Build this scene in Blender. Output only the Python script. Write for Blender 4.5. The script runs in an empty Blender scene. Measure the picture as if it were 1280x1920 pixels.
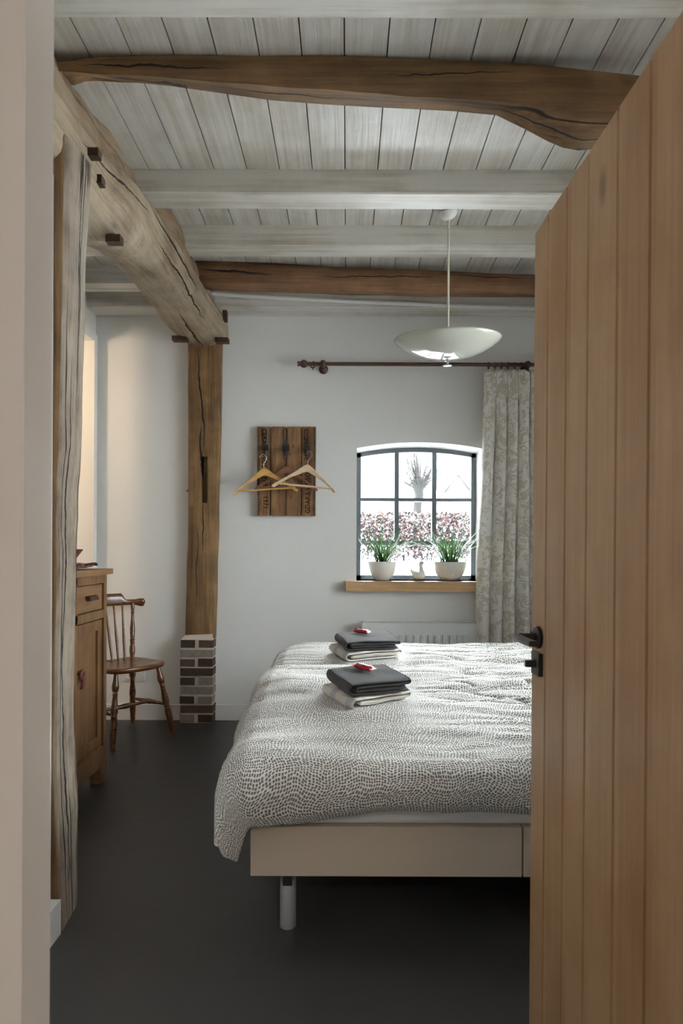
import bpy, bmesh, math, random
from mathutils import Vector, Matrix, noise as mnoise
PI = math.pi
random.seed(7)
C = bpy.context.scene.collection
F = 1200.0; CX = 650.0; CY = 1030.0; CAMZ = 1.25

def P(px, py, Y):
    return Vector(((px - CX) * Y / F, Y, CAMZ + (CY - py) * Y / F))
def PX(px, Y): return (px - CX) * Y / F
def PZ(py, Y): return CAMZ + (CY - py) * Y / F

# ------------------------------------------------------------------ materials
class NT:
    def __init__(s, name):
        s.m = bpy.data.materials.new(name); s.m.use_nodes = True
        s.t = s.m.node_tree; s.t.nodes.clear()
        s.out = s.t.nodes.new('ShaderNodeOutputMaterial')
        s.tc = None
    def n(s, typ, **kw):
        nd = s.t.nodes.new('ShaderNode' + typ)
        for k, v in kw.items():
            if k in nd.inputs.keys(): s.set(nd, k, v)
            else: setattr(nd, k, v)
        return nd
    def set(s, nd, k, v):
        if isinstance(v, bpy.types.NodeSocket): s.t.links.new(v, nd.inputs[k])
        else: nd.inputs[k].default_value = v
    def coord(s, kind='Object'):
        if s.tc is None: s.tc = s.t.nodes.new('ShaderNodeTexCoord')
        return s.tc.outputs[kind]
    def mapping(s, vec, scale=(1, 1, 1), loc=(0, 0, 0), rot=(0, 0, 0)):
        m = s.t.nodes.new('ShaderNodeMapping')
        s.t.links.new(vec, m.inputs['Vector'])
        m.inputs['Scale'].default_value = scale; m.inputs['Location'].default_value = loc; m.inputs['Rotation'].default_value = rot
        return m.outputs[0]
    def noise(s, vec, scale, detail=4, rough=.55, dist=0.0, out='Fac'):
        nd = s.t.nodes.new('ShaderNodeTexNoise')
        s.t.links.new(vec, nd.inputs['Vector'])
        nd.inputs['Scale'].default_value = scale; nd.inputs['Detail'].default_value = detail
        nd.inputs['Roughness'].default_value = rough; nd.inputs['Distortion'].default_value = dist
        return nd.outputs[out]
    def voro(s, vec, scale, rnd=1.0, feature='F1', out='Distance', metric='EUCLIDEAN'):
        nd = s.t.nodes.new('ShaderNodeTexVoronoi'); nd.feature = feature; nd.distance = metric
        s.t.links.new(vec, nd.inputs['Vector'])
        nd.inputs['Scale'].default_value = scale; nd.inputs['Randomness'].default_value = rnd
        return nd.outputs[out]
    def math(s, op, a, b=None, c=None, clamp=False):
        nd = s.t.nodes.new('ShaderNodeMath'); nd.operation = op; nd.use_clamp = clamp
        for i, v in enumerate((a, b, c)):
            if v is None: continue
            if isinstance(v, bpy.types.NodeSocket): s.t.links.new(v, nd.inputs[i])
            else: nd.inputs[i].default_value = v
        return nd.outputs[0]
    def vmath(s, op, a, b=None, scale=None):
        nd = s.t.nodes.new('ShaderNodeVectorMath'); nd.operation = op
        for i, v in enumerate((a, b)):
            if v is None: continue
            if isinstance(v, bpy.types.NodeSocket): s.t.links.new(v, nd.inputs[i])
            else: nd.inputs[i].default_value = v
        if scale is not None:
            if isinstance(scale, bpy.types.NodeSocket): s.t.links.new(scale, nd.inputs['Scale'])
            else: nd.inputs['Scale'].default_value = scale
        return nd.outputs[0]
    def ramp(s, fac, stops):
        nd = s.t.nodes.new('ShaderNodeValToRGB'); s.t.links.new(fac, nd.inputs[0])
        el = nd.color_ramp.elements
        while len(el) < len(stops): el.new(0.5)
        for e, (p, c) in zip(el, stops):
            e.position = p; e.color = (c[0], c[1], c[2], 1) if not isinstance(c, (int, float)) else (c, c, c, 1)
        return nd.outputs[0]
    def mix(s, fac, a, b, blend='MIX'):
        nd = s.t.nodes.new('ShaderNodeMix'); nd.data_type = 'RGBA'; nd.blend_type = blend
        for sock, v in ((nd.inputs[0], fac), (nd.inputs[6], a), (nd.inputs[7], b)):
            if isinstance(v, bpy.types.NodeSocket): s.t.links.new(v, sock)
            elif isinstance(v, (int, float)): sock.default_value = v
            else: sock.default_value = (v[0], v[1], v[2], 1)
        return nd.outputs[2]
    def bump(s, h, strength=.3, dist=.01):
        nd = s.t.nodes.new('ShaderNodeBump'); s.t.links.new(h, nd.inputs['Height'])
        nd.inputs['Strength'].default_value = strength; nd.inputs['Distance'].default_value = dist
        return nd.outputs[0]
    def bsdf(s, color, rough=.5, normal=None, spec=.5, metal=0.0, sheen=0.0, coat=0.0, trans=0.0):
        b = s.t.nodes.new('ShaderNodeBsdfPrincipled')
        def st(k, v):
            if isinstance(v, bpy.types.NodeSocket): s.t.links.new(v, b.inputs[k])
            elif isinstance(v, (int, float)): b.inputs[k].default_value = v
            else: b.inputs[k].default_value = (v[0], v[1], v[2], 1)
        st('Base Color', color); st('Roughness', rough); st('Specular IOR Level', spec); st('Metallic', metal)
        if sheen: b.inputs['Sheen Weight'].default_value = sheen
        if coat: b.inputs['Coat Weight'].default_value = coat; b.inputs['Coat Roughness'].default_value = .1
        if normal is not None: s.t.links.new(normal, b.inputs['Normal'])
        return b.outputs[0]
    def done(s, shader):
        s.t.links.new(shader, s.out.inputs['Surface']); return s.m

def plain(name, col, rough=.5, spec=.5, metal=0.0, bump=0.0, bscale=60, var=0.0, vscale=8, sheen=0.0, coat=0.0):
    k = NT(name); v = k.coord()
    c = col
    if var:
        c = k.mix(k.noise(v, vscale, 5), [x * (1 - var) for x in col], [min(1, x * (1 + var)) for x in col])
    nrm = k.bump(k.noise(v, bscale, 4), bump, .004) if bump else None
    return k.done(k.bsdf(c, rough, nrm, spec, metal, sheen, coat))

def wood(name, dark, mid, light, axis='X', s=1.0, rough=.6, spec=.35, bump=.25, crack=0.0, stain=None, knots=True, ringamp=.35, boards=None, coat=0.0, crackcol=(.012, .008, .006), btint=.22, splits=()):
    """grain runs along `axis` of the object's own space"""
    k = NT(name); v0 = k.coord()
    st = {'X': (.09, 1, 1), 'Y': (1, .09, 1), 'Z': (1, 1, .09)}[axis]
    v = v0
    tint = None
    if boards:                                   # each board its own piece of grain
        w, ax, off = boards
        sep = k.n('SeparateXYZ'); k.t.links.new(v0, sep.inputs[0])
        idx = k.math('FLOOR', k.math('DIVIDE', k.math('SUBTRACT', sep.outputs[ax], off), w))
        wn = k.n('TexWhiteNoise', noise_dimensions='1D'); k.t.links.new(idx, wn.inputs['W'])
        v = k.vmath('ADD', v0, k.vmath('SCALE', wn.outputs['Color'], scale=9.0))
        tint = wn.outputs['Value']
    sv = k.mapping(v, tuple(x * s for x in st))
    warp = k.noise(sv, 1.6, 3, .5, out='Color')
    wv = k.vmath('ADD', sv, k.vmath('SCALE', warp, scale=.5))
    big = k.noise(wv, 2.2, 4, .5)
    ring = k.math('SINE', k.math('MULTIPLY', big, 46.0))
    ring = k.math('MULTIPLY_ADD', ring, .5, .5)
    fine = k.noise(k.mapping(v, tuple((x if x == 1 else .35 * x) * s for x in st)), 46, 5, .65)
    mott = k.noise(v, 2.6 * s, 5, .6)
    g = k.math('ADD', k.math('MULTIPLY', fine, .65), k.math('MULTIPLY', ring, ringamp * .5))
    g = k.math('ADD', g, k.math('MULTIPLY', k.math('SUBTRACT', mott, .5), .7))
    if tint is not None: g = k.math('ADD', g, k.math('MULTIPLY', k.math('SUBTRACT', tint, .5), btint))
    col = k.ramp(g, [(.18, dark), (.46, mid), (.78, light)])
    if stain is not None:
        sm = k.noise(k.mapping(v, tuple(x ** .75 for x in st)), 3.1 * s, 6, .62)
        col = k.mix(k.ramp(sm, [(.5, 0.0), (.68, 1.0)]), col, stain)
    if knots:
        kv = k.mapping(v, tuple((x if x == 1 else .42) * s for x in st))
        kd = k.voro(k.vmath('ADD', kv, k.vmath('SCALE', warp, scale=.12)), 3.0)
        km = k.ramp(kd, [(.03, 1.0), (.085, 0.0)])
        col = k.mix(k.math('MULTIPLY', km, .75), col, tuple(x * .45 for x in dark))
    h = g
    if crack:
        cv = k.mapping(v, tuple((x if x == 1 else .14 * x) * s for x in st))
        cn = k.noise(k.vmath('ADD', cv, k.vmath('SCALE', warp, scale=.1)), 5.0, 2, .5)
        cm = k.ramp(k.math('ABSOLUTE', k.math('SUBTRACT', cn, .5)), [(.0, 1.0), (.006 * crack, 0.9), (.012 * crack, 0.0)])
        gate = k.ramp(k.noise(sv, 1.3, 2), [(.46, 0.0), (.54, 1.0)])
        cm = k.math('MULTIPLY', cm, gate)
        col = k.mix(cm, col, crackcol)
        h = k.math('SUBTRACT', g, k.math('MULTIPLY', cm, 1.5))
    if splits:                                   # drying splits that this timber really has
        sp = k.n('SeparateXYZ'); k.t.links.new(v0, sp.inputs[0])
        jag = k.math('SUBTRACT', k.noise(v0, 9.0, 3, .6), .5)
        for al, ac, (a0, b0), (a1, b1), wd in splits:
            t = k.math('DIVIDE', k.math('SUBTRACT', sp.outputs[al], a0), a1 - a0)
            tgt = k.math('ADD', k.math('MULTIPLY_ADD', t, b1 - b0, b0), k.math('MULTIPLY', jag, .035))
            dd = k.math('ABSOLUTE', k.math('SUBTRACT', sp.outputs[ac], tgt))
            taper = k.math('MULTIPLY', k.math('MULTIPLY', t, k.math('SUBTRACT', 1.0, t)), 4.0)
            we = k.math('MULTIPLY', k.math('MAXIMUM', taper, 0.0), wd)
            m = k.math('MULTIPLY', k.math('LESS_THAN', dd, we), 1.0)
            col = k.mix(m, col, crackcol); h = k.math('SUBTRACT', h, k.math('MULTIPLY', m, 1.5))
    nrm = k.bump(h, bump, .006)
    rg = k.math('MULTIPLY_ADD', fine, .25, rough - .12)
    return k.done(k.bsdf(col, rg, nrm, spec, coat=coat))

M = {}
def setup_materials():
    M['plaster'] = plain('white_plaster', (.80, .80, .785), .9, .2, bump=.25, bscale=70)
    M['trim'] = plain('white_lacquer', (.80, .79, .77), .35, .5)
    M['jamb'] = plain('cream_lacquer', (.80, .755, .71), .4, .4)
    # dark resin floor with faint cloudy wear
    k = NT('dark_floor'); v = k.coord()
    n1 = k.noise(v, 1.3, 6, .6, .4); n2 = k.noise(k.mapping(v, (1, 5, 1)), 7, 5, .65)
    c = k.mix(n1, (.026, .026, .029), (.046, .045, .046))
    c = k.mix(k.math('MULTIPLY', n2, .35), c, (.060, .049, .041))
    M['floor'] = k.done(k.bsdf(c, k.math('MULTIPLY_ADD', n2, .2, .34), k.bump(n2, .05, .003), .42))
    # whitewashed boards and joists
    M['board'] = wood('whitewashed_boards', (.46, .41, .345), (.635, .615, .57), (.70, .69, .66), 'Y', 1.25, .36, .5, .55, knots=True, ringamp=.18, boards=(.156, 0, -.1727), btint=.07)
    M['joist'] = wood('whitewashed_joist', (.44, .39, .32), (.68, .655, .60), (.74, .725, .685), 'X', 1.0, .36, .5, .22, knots=True, ringamp=.3)
    M['oldbeam'] = wood('old_brown_oak', (.070, .038, .017), (.205, .115, .048), (.33, .205, .105), 'X', 1.1, .62, .35, .6, crack=1.7, splits=((0, 2, (-1.0, 3.02), (-.45, 3.005), .004), (0, 1, (-.7, 2.395), (.3, 2.405), .0035), (0, 2, (.1, 2.985), (.62, 3.00), .003), (0, 1, (.35, 2.40), (1.1, 2.41), .0035)), stain=(.085, .045, .02), knots=True, ringamp=.2)
    M['log'] = wood('old_log', (.055, .028, .014), (.17, .085, .04), (.30, .17, .09), 'X', 1.4, .6, .35, .6, crack=2.2, splits=((0, 2, (-.95, 3.003), (-.45, 2.97), .007), (0, 2, (-.2, 2.96), (.6, 2.97), .004), (0, 2, (.5, 2.985), (1.2, 2.96), .004)), stain=(.03, .018, .011))
    M['greybeam'] = wood('grey_oak', (.15, .105, .065), (.335, .265, .185), (.43, .355, .26), 'Y', 1.5, .72, .25, .7, crack=2.0, splits=((1, 2, (2.95, 2.850), (3.85, 2.775), .008), (1, 2, (3.05, 2.735), (4.1, 2.72), .005), (1, 2, (2.2, 2.66), (2.95, 2.78), .005), (1, 0, (3.9, -1.03), (4.7, -1.05), .008), (1, 2, (3.5, 2.88), (4.5, 2.86), .004)), stain=(.33, .275, .20), knots=True, ringamp=.16)
    M['plate'] = wood('grey_brown_oak', (.10, .065, .038), (.26, .19, .125), (.38, .295, .21), 'Y', 1.3, .75, .25, .5, crack=.6, stain=(.20, .13, .07))
    M['greypost'] = wood('weathered_post', (.12, .088, .064), (.285, .232, .18), (.40, .338, .272), 'Z', 2.6, .8, .2, .9, crack=1.8, splits=((2, 1, (1.9, 2.16), (.75, 2.135), .0055), (2, 1, (1.0, 2.13), (.1, 2.175), .006), (2, 1, (2.5, 2.2), (1.7, 2.21), .003)), stain=(.26, .22, .18), knots=False, ringamp=.2)
    M['brownpost'] = wood('brown_post', (.09, .048, .020), (.235, .135, .060), (.36, .23, .12), 'Z', 1.7, .62, .3, .45, crack=1.8, splits=((2, 0, (2.72, -1.085), (1.95, -1.022), .006), (2, 0, (2.15, -1.06), (1.75, -1.05), .006), (2, 0, (1.45, -1.075), (.75, -1.085), .004), (2, 0, (1.62, -1.04), (1.2, -1.035), .004)), stain=(.15, .09, .042), ringamp=.2)
    M['peg'] = wood('dark_peg', (.03, .018, .01), (.075, .045, .028), (.12, .08, .05), 'X', 3, .7, .2, .3, knots=False)
    M['dooroak'] = wood('door_oak', (.32, .175, .08), (.41, .25, .13), (.495, .32, .178), 'Z', 1.6, .36, .45, .06, knots=True, ringamp=.12, boards=(.113, 1, .0))
    M['silloak'] = wood('sill_oak', (.38, .22, .10), (.52, .33, .17), (.60, .41, .24), 'X', 2.0, .4, .4, .08, knots=False)
    M['cabwood'] = wood('cabinet_oak', (.10, .046, .016), (.18, .092, .035), (.25, .138, .058), 'Z', 2.0, .45, .4, .1, knots=False)
    M['cabwoodY'] = wood('cabinet_oak_rail', (.12, .056, .02), (.22, .115, .046), (.30, .17, .076), 'Y', 2.0, .45, .4, .1, knots=False)
    M['chair'] = wood('chair_wood', (.07, .021, .005), (.15, .050, .011), (.22, .083, .020), 'X', 3.0, .28, .5, .05, knots=False, coat=.3)
    M['crate'] = wood('crate_wood', (.09, .045, .02), (.245, .135, .065), (.36, .22, .115), 'Z', 3.0, .7, .25, .3, stain=(.13, .06, .03), knots=True)
    M['hang1'] = wood('hanger_honey', (.42, .22, .05), (.56, .32, .09), (.64, .40, .14), 'X', 4, .3, .5, .03, knots=False)
    M['hang2'] = wood('hanger_redbrown', (.16, .065, .04), (.24, .105, .065), (.30, .14, .09), 'X', 4, .35, .5, .03, knots=False)
    M['hang3'] = wood('hanger_pale', (.60, .44, .27), (.70, .54, .36), (.76, .62, .45), 'X', 4, .35, .5, .03, knots=False)
    M['black'] = plain('black_iron', (.018, .017, .018), .45, .4)
    M['handle'] = plain('dark_bronze', (.035, .03, .032), .34, .6, .4)
    M['chrome'] = plain('chrome', (.75, .75, .76), .18, .5, 1.0)
    M['steel'] = plain('grey_steel', (.36, .38, .39), .38, .5, .35)
    M['winframe'] = plain('window_paint', (.13, .145, .16), .45, .4)
    M['rod'] = plain('rod_wood', (.075, .032, .02), .4, .5, var=.2, vscale=30)
    M['rad'] = plain('radiator_enamel', (.83, .84, .85), .3, .5)
    M['raddark'] = plain('radiator_gap', (.10, .10, .10), .7)
    M['socket'] = plain('socket_plastic', (.80, .79, .76), .35, .5)
    M['mortar'] = plain('mortar', (.56, .49, .41), .95, .1, bump=.6, bscale=90, var=.15)
    M['brick1'] = plain('dark_brick', (.060, .040, .031), .9, .15, bump=.8, bscale=60, var=.35, vscale=30)
    M['brick2'] = plain('whitewashed_brick', (.23, .195, .17), .95, .1, bump=.9, bscale=50, var=.45, vscale=26)
    M['brick3'] = plain('brown_brick', (.095, .058, .042), .9, .15, bump=.8, bscale=60, var=.35, vscale=30)
    # porcelain
    M['porcelain'] = plain('white_porcelain', (.80, .79, .76), .16, .5)
    M['soil'] = plain('soil', (.03, .022, .016), .95, .1, bump=.8)
    k = NT('leaf_green'); v = k.coord()
    c = k.mix(k.noise(v, 40, 2), (.016, .052, .014), (.062, .135, .036))
    b1 = k.bsdf(c, .45, None, .4)
    tr = k.n('BsdfTranslucent'); k.t.links.new(c, tr.inputs['Color'])
    mx = k.n('MixShader'); mx.inputs[0].default_value = .3; k.t.links.new(b1, mx.inputs[1]); k.t.links.new(tr.outputs[0], mx.inputs[2])
    M['leaf'] = k.done(mx.outputs[0])
    # clear thin glass
    k = NT('window_glass')
    tr = k.n('BsdfTransparent'); tr.inputs[0].default_value = (.97, .985, .98, 1)
    gl = k.n('BsdfGlossy'); gl.inputs['Roughness'].default_value = .02
    fr = k.n('Fresnel'); fr.inputs['IOR'].default_value = 1.45
    mx = k.n('MixShader'); k.t.links.new(fr.outputs[0], mx.inputs[0]); k.t.links.new(tr.outputs[0], mx.inputs[1]); k.t.links.new(gl.outputs[0], mx.inputs[2])
    M['glass'] = k.done(mx.outputs[0])
    # opal glass lamp bowl
    k = NT('opal_glass')
    b1 = k.bsdf((.93, .93, .83), .06, None, .6)
    tr = k.n('BsdfTranslucent'); tr.inputs['Color'].default_value = (.97, .97, .87, 1)
    mx = k.n('MixShader'); mx.inputs[0].default_value = .55; k.t.links.new(b1, mx.inputs[1]); k.t.links.new(tr.outputs[0], mx.inputs[2])
    gl = k.n('BsdfGlossy'); gl.inputs['Roughness'].default_value = .03
    fr = k.n('Fresnel'); fr.inputs['IOR'].default_value = 1.6
    m2 = k.n('MixShader'); k.t.links.new(fr.outputs[0], m2.inputs[0]); k.t.links.new(mx.outputs[0], m2.inputs[1]); k.t.links.new(gl.outputs[0], m2.inputs[2])
    M['opal'] = k.done(m2.outputs[0])
    M['cordwhite'] = plain('lamp_cord', (.72, .68, .58), .5, .3)
    # printed bed linen: small grey-brown pebbles flowing in rows
    k = NT('pebble_print_linen'); uv = k.coord('UV')
    sp = k.n('SeparateXYZ'); k.t.links.new(uv, sp.inputs[0])
    X, Y = sp.outputs[0], sp.outputs[1]
    def sh(a, b, terms):          # area-keeping shear: the rows bend, the spacing stays
        for amp, fr, ph in terms: a = k.math('ADD', a, k.math('MULTIPLY', k.math('SINE', k.math('MULTIPLY_ADD', b, fr, ph)), amp))
        return a
    X = sh(X, Y, [(.014, 27.0, .4), (.0032, 83.0, 1.9)])
    Y = sh(Y, X, [(.013, 31.0, 2.2), (.0030, 95.0, .7)])
    D = k.math('ADD', X, k.math('MULTIPLY', Y, .8)); sd = sh(0.0, D, [(.013, 24.0, 1.1), (.005, 61.0, 3.0)]) if False else k.math('MULTIPLY', k.math('SINE', k.math('MULTIPLY', D, 23.0)), .010)
    X = k.math('ADD', X, k.math('MULTIPLY', sd, .8)); Y = k.math('SUBTRACT', Y, sd)
    X = sh(X, Y, [(.004, 47.0, 5.0)])
    cb = k.n('CombineXYZ'); k.t.links.new(X, cb.inputs[0]); k.t.links.new(Y, cb.inputs[1])
    w2 = cb.outputs[0]
    d = k.voro(w2, 108.0, .30, metric='CHEBYCHEV')
    th = k.math('MULTIPLY_ADD', k.noise(uv, 70, 1), .08, .268)
    mask = k.ramp(k.math('SUBTRACT', d, th), [(.0, 1.0), (.04, 0.0)])
    base = k.mix(k.noise(uv, 3, 3), (.80, .785, .755), (.84, .83, .80))
    c = k.mix(mask, base, (.15, .143, .128))
    fab = k.noise(k.mapping(uv, (1, 1, 1)), 900, 2)
    M['linen'] = k.done(k.bsdf(c, .92, k.bump(fab, .15, .001), .15, sheen=.15))
    M['sheet'] = plain('white_sheet', (.78, .78, .79), .9, .15, bump=.3, bscale=25)
    M['box'] = plain('beige_suede', (.55, .465, .375), .95, .1, bump=.15, bscale=200, var=.07, vscale=6, sheen=.2)
    M['towel_dark'] = plain('charcoal_terry', (.036, .034, .036), 1.0, .1, bump=1.0, bscale=330, var=.4, vscale=160, sheen=.25)
    k = NT('striped_terry'); uv = k.coord('UV')
    sp = k.n('SeparateXYZ'); k.t.links.new(uv, sp.inputs[0])
    wv = k.math('SINE', k.math('MULTIPLY', sp.outputs[1], 52.0))
    c = k.mix(k.ramp(wv, [(.42, 0.0), (.58, 1.0)]), (.72, .68, .61), (.50, .50, .51))
    M['towel_white'] = k.done(k.bsdf(c, 1.0, k.bump(k.noise(k.coord(), 300, 3), 1.0, .003), .1, sheen=.2))
    M['red'] = plain('red_foil', (.42, .012, .028), .25, .6)
    M['white'] = plain('white_print', (.82, .78, .78), .35, .5)
    M['pinkfoil'] = plain('pale_red_foil', (.62, .22, .25), .25, .6)
    M['darkred'] = plain('dark_red_print', (.17, .01, .02), .3, .5)
    # damask curtain: beige scrolls on pale grey
    k = NT('damask'); uv = k.coord('UV')
    wn = k.noise(uv, 7.0, 1, .4, out='Color')
    w1 = k.vmath('ADD', uv, k.vmath('SCALE', k.vmath('SUBTRACT', wn, (.5, .5, .5)), scale=.13))
    d = k.voro(w1, 12.0, .55, out='Distance')
    ringd = k.math('SINE', k.math('MULTIPLY', d, 26.0))
    cn = k.math('ADD', k.math('MULTIPLY', k.noise(w1, 11, 1, .4, 1.2), .75), k.math('MULTIPLY', k.noise(w1, 34, 1, .4), .25))
    mask = k.ramp(k.math('ADD', k.math('MULTIPLY', ringd, .07), cn), [(.50, 0.0), (.535, 1.0)])
    c = k.mix(mask, (.82, .805, .77), (.63, .575, .495))
    M['curtain'] = k.done(k.bsdf(c, .8, k.bump(k.math('ADD', mask, k.noise(uv, 600, 1)), .12, .002), .25, sheen=.15))
    k = NT('runner_cloth'); v = k.coord()
    c = k.mix(k.ramp(k.noise(v, 34, 2, .5, 1.5), [(.48, 0.0), (.56, 1.0)]), (.10, .028, .020), (.36, .25, .20))
    M['runner'] = k.done(k.bsdf(c, .9, None, .2))
    M['redclay'] = plain('red_clay', (.13, .035, .028), .5, .4)
    # outdoors
    M['snow'] = plain('snow', (.80, .82, .85), .9, .1, bump=.3, bscale=3)
    M['hedgeleaf'] = plain('beech_leaf', (.0185, .0078, .0064), .8, .2, var=.4, vscale=2)
    M['hedgesnow'] = plain('snowy_leaf', (.125, .125, .13), .9, .1)
    M['twig'] = plain('twig', (.003, .0026, .003), .9, .1)
    M['bark'] = plain('willow_bark', (.0076, .0073, .007), .95, .1, var=.3, vscale=3)
    M['housewall'] = plain('far_house', (.0215, .022, .0235), .9)
    M['roof'] = plain('snowy_roof', (.0245, .025, .0265), .9)
    M['letter'] = plain('stencil_ink', (.022, .014, .012), .8, .1)

# ------------------------------------------------------------------ mesh building
class MB:
    def __init__(s): s.bm = bmesh.new()
    def box(s, lo, hi, mi=0):
        vs = [s.bm.verts.new((x, y, z)) for z in (lo[2], hi[2]) for y in (lo[1], hi[1]) for x in (lo[0], hi[0])]
        for q in ((0, 2, 3, 1), (4, 5, 7, 6), (0, 1, 5, 4), (2, 6, 7, 3), (0, 4, 6, 2), (1, 3, 7, 5)):
            f = s.bm.faces.new([vs[i] for i in q]); f.material_index = mi
        return vs
    def rings(s, rings, cap=True, closed=True, mi=0):
        vr = [[s.bm.verts.new(p) for p in r] for r in rings]
        n = len(vr[0])
        for a, b in zip(vr, vr[1:]):
            for i in range(n if closed else n - 1):
                j = (i + 1) % n
                f = s.bm.faces.new((a[i], a[j], b[j], b[i])); f.material_index = mi
        if cap and closed:
            f = s.bm.faces.new(list(reversed(vr[0]))); f.material_index = mi
            f = s.bm.faces.new(vr[-1]); f.material_index = mi
        return vr
    def tube(s, pts, rad, n=10, cap=True, mi=0, flat=1.0):
        pts = [Vector(p) for p in pts]
        if not isinstance(rad, (list, tuple)): rad = [rad] * len(pts)
        out = []
        ref = None
        for i, p in enumerate(pts):
            d = (pts[min(i + 1, len(pts) - 1)] - pts[max(i - 1, 0)]).normalized()
            if ref is None: ref = Vector((0, 0, 1)) if abs(d.z) < .9 else Vector((1, 0, 0))
            u = (ref - d * ref.dot(d)).normalized(); ref = u
            w = d.cross(u)
            out.append([p + u * (rad[i] * math.cos(2 * PI * k / n)) + w * (rad[i] * flat * math.sin(2 * PI * k / n)) for k in range(n)])
        s.rings(out, cap, mi=mi)
    def lathe(s, prof, c=(0, 0, 0), n=32, mi=0, cap=True):
        c = Vector(c)
        s.rings([[c + Vector((r * math.cos(2 * PI * k / n), r * math.sin(2 * PI * k / n), z)) for k in range(n)] for r, z in prof], cap, mi=mi)
    def prism(s, poly, axis, a, b, mi=0):
        """poly in the two other axes, extruded along axis from a to b"""
        def mk(u, v, t):
            return {'X': (t, u, v), 'Y': (u, t, v), 'Z': (u, v, t)}[axis]
        s.rings([[mk(u, v, a) for u, v in poly], [mk(u, v, b) for u, v in poly]], True, mi=mi)
    def grid(s, fn, nu, nv, mi=0, uvfn=None):
        vs = [[s.bm.verts.new(fn(i / nu, j / nv)) for i in range(nu + 1)] for j in range(nv + 1)]
        lay = s.bm.loops.layers.uv.verify() if uvfn else None
        for j in range(nv):
            for i in range(nu):
                f = s.bm.faces.new((vs[j][i], vs[j][i + 1], vs[j + 1][i + 1], vs[j + 1][i])); f.material_index = mi
                if lay:
                    for lp, (a, b) in zip(f.loops, ((i, j), (i + 1, j), (i + 1, j + 1), (i, j + 1))):
                        lp[lay].uv = uvfn(a / nu, b / nv)
    def bevel(s, w, seg=2, angle=30):
        es = [e for e in s.bm.edges if len(e.link_faces) == 2 and e.calc_face_angle(0) > math.radians(angle)]
        bmesh.ops.bevel(s.bm, geom=es, offset=w, segments=seg, profile=.5, affect='EDGES', clamp_overlap=True)
    def xf(s, mat): bmesh.ops.transform(s.bm, matrix=mat, verts=s.bm.verts)
    def build(s, name, mat, parent=None, smooth=40, loc=None):
        bmesh.ops.recalc_face_normals(s.bm, faces=s.bm.faces)
        me = bpy.data.meshes.new(name); s.bm.to_mesh(me); s.bm.free()
        mats = mat if isinstance(mat, (list, tuple)) else [mat]
        for m in mats: me.materials.append(M[m])
        if smooth:
            for p in me.polygons: p.use_smooth = True
            me.set_sharp_from_angle(angle=math.radians(smooth))
        o = bpy.data.objects.new(name, me); C.objects.link(o)
        if parent: o.parent = parent
        if loc: o.location = loc
        return o

def box_obj(name, lo, hi, mat, parent=None, bev=.003, seg=2):
    b = MB(); b.box(lo, hi)
    if bev: b.bevel(bev, seg)
    return b.build(name, mat, parent)

def tag(o, label=None, cat=None, group=None, kind=None):
    if label: o['label'] = label
    if cat: o['category'] = cat
    if group: o['group'] = group
    if kind: o['kind'] = kind
    return o
def thing(name, loc, label, cat, rz=0, group=None, kind=None):
    o = bpy.data.objects.new(name, None); C.objects.link(o)
    o.location = loc; o.rotation_euler = (0, 0, rz)
    return tag(o, label, cat, group, kind)
def copy_tree(o, parent=None):
    c = o.copy(); C.objects.link(c); c.parent = parent
    for ch in list(o.children): copy_tree(ch, c)
    return c
def catmull(pts, n=6):
    pts = [Vector(p) for p in pts]; out = []
    for i in range(len(pts) - 1):
        p0 = pts[max(i - 1, 0)]; p1 = pts[i]; p2 = pts[i + 1]; p3 = pts[min(i + 2, len(pts) - 1)]
        for k in range(n):
            t = k / n
            out.append(.5 * ((2 * p1) + (p2 - p0) * t + (2 * p0 - 5 * p1 + 4 * p2 - p3) * t * t + (3 * p1 - p0 - 3 * p2 + p3) * t ** 3))
    out.append(pts[-1]); return out
def lerp_tab(tab, x):
    if x <= tab[0][0]: return tab[0][1]
    for (a, va), (b, vb) in zip(tab, tab[1:]):
        if x <= b:
            t = (x - a) / (b - a); t = t * t * (3 - 2 * t) if len(tab) < 4 else t
            return va + (vb - va) * t
    return tab[-1][1]
def nz(x, y, z): return mnoise.noise(Vector((x, y, z)))
def sstep(a, b, x):
    t = max(0, min(1, (x - a) / (b - a))); return t * t * (3 - 2 * t)

# ------------------------------------------------------------------ room shell
YB = 4.68          # inner face of the back wall
YF = .88           # inner face of the doorway wall
XL = -1.84; XR = 2.10
ZC = 3.062         # underside of the ceiling boards
ZJ = 2.948         # underside of the joists
WX0, WX1 = .07, .992; WZ0 = 1.02; WZS = 1.99; WZC = 2.035   # window opening

def arch_z(x):
    t = (x - WX0) / (WX1 - WX0) * 2 - 1
    return WZS + (WZC - WZS) * (1 - t * t)

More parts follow.
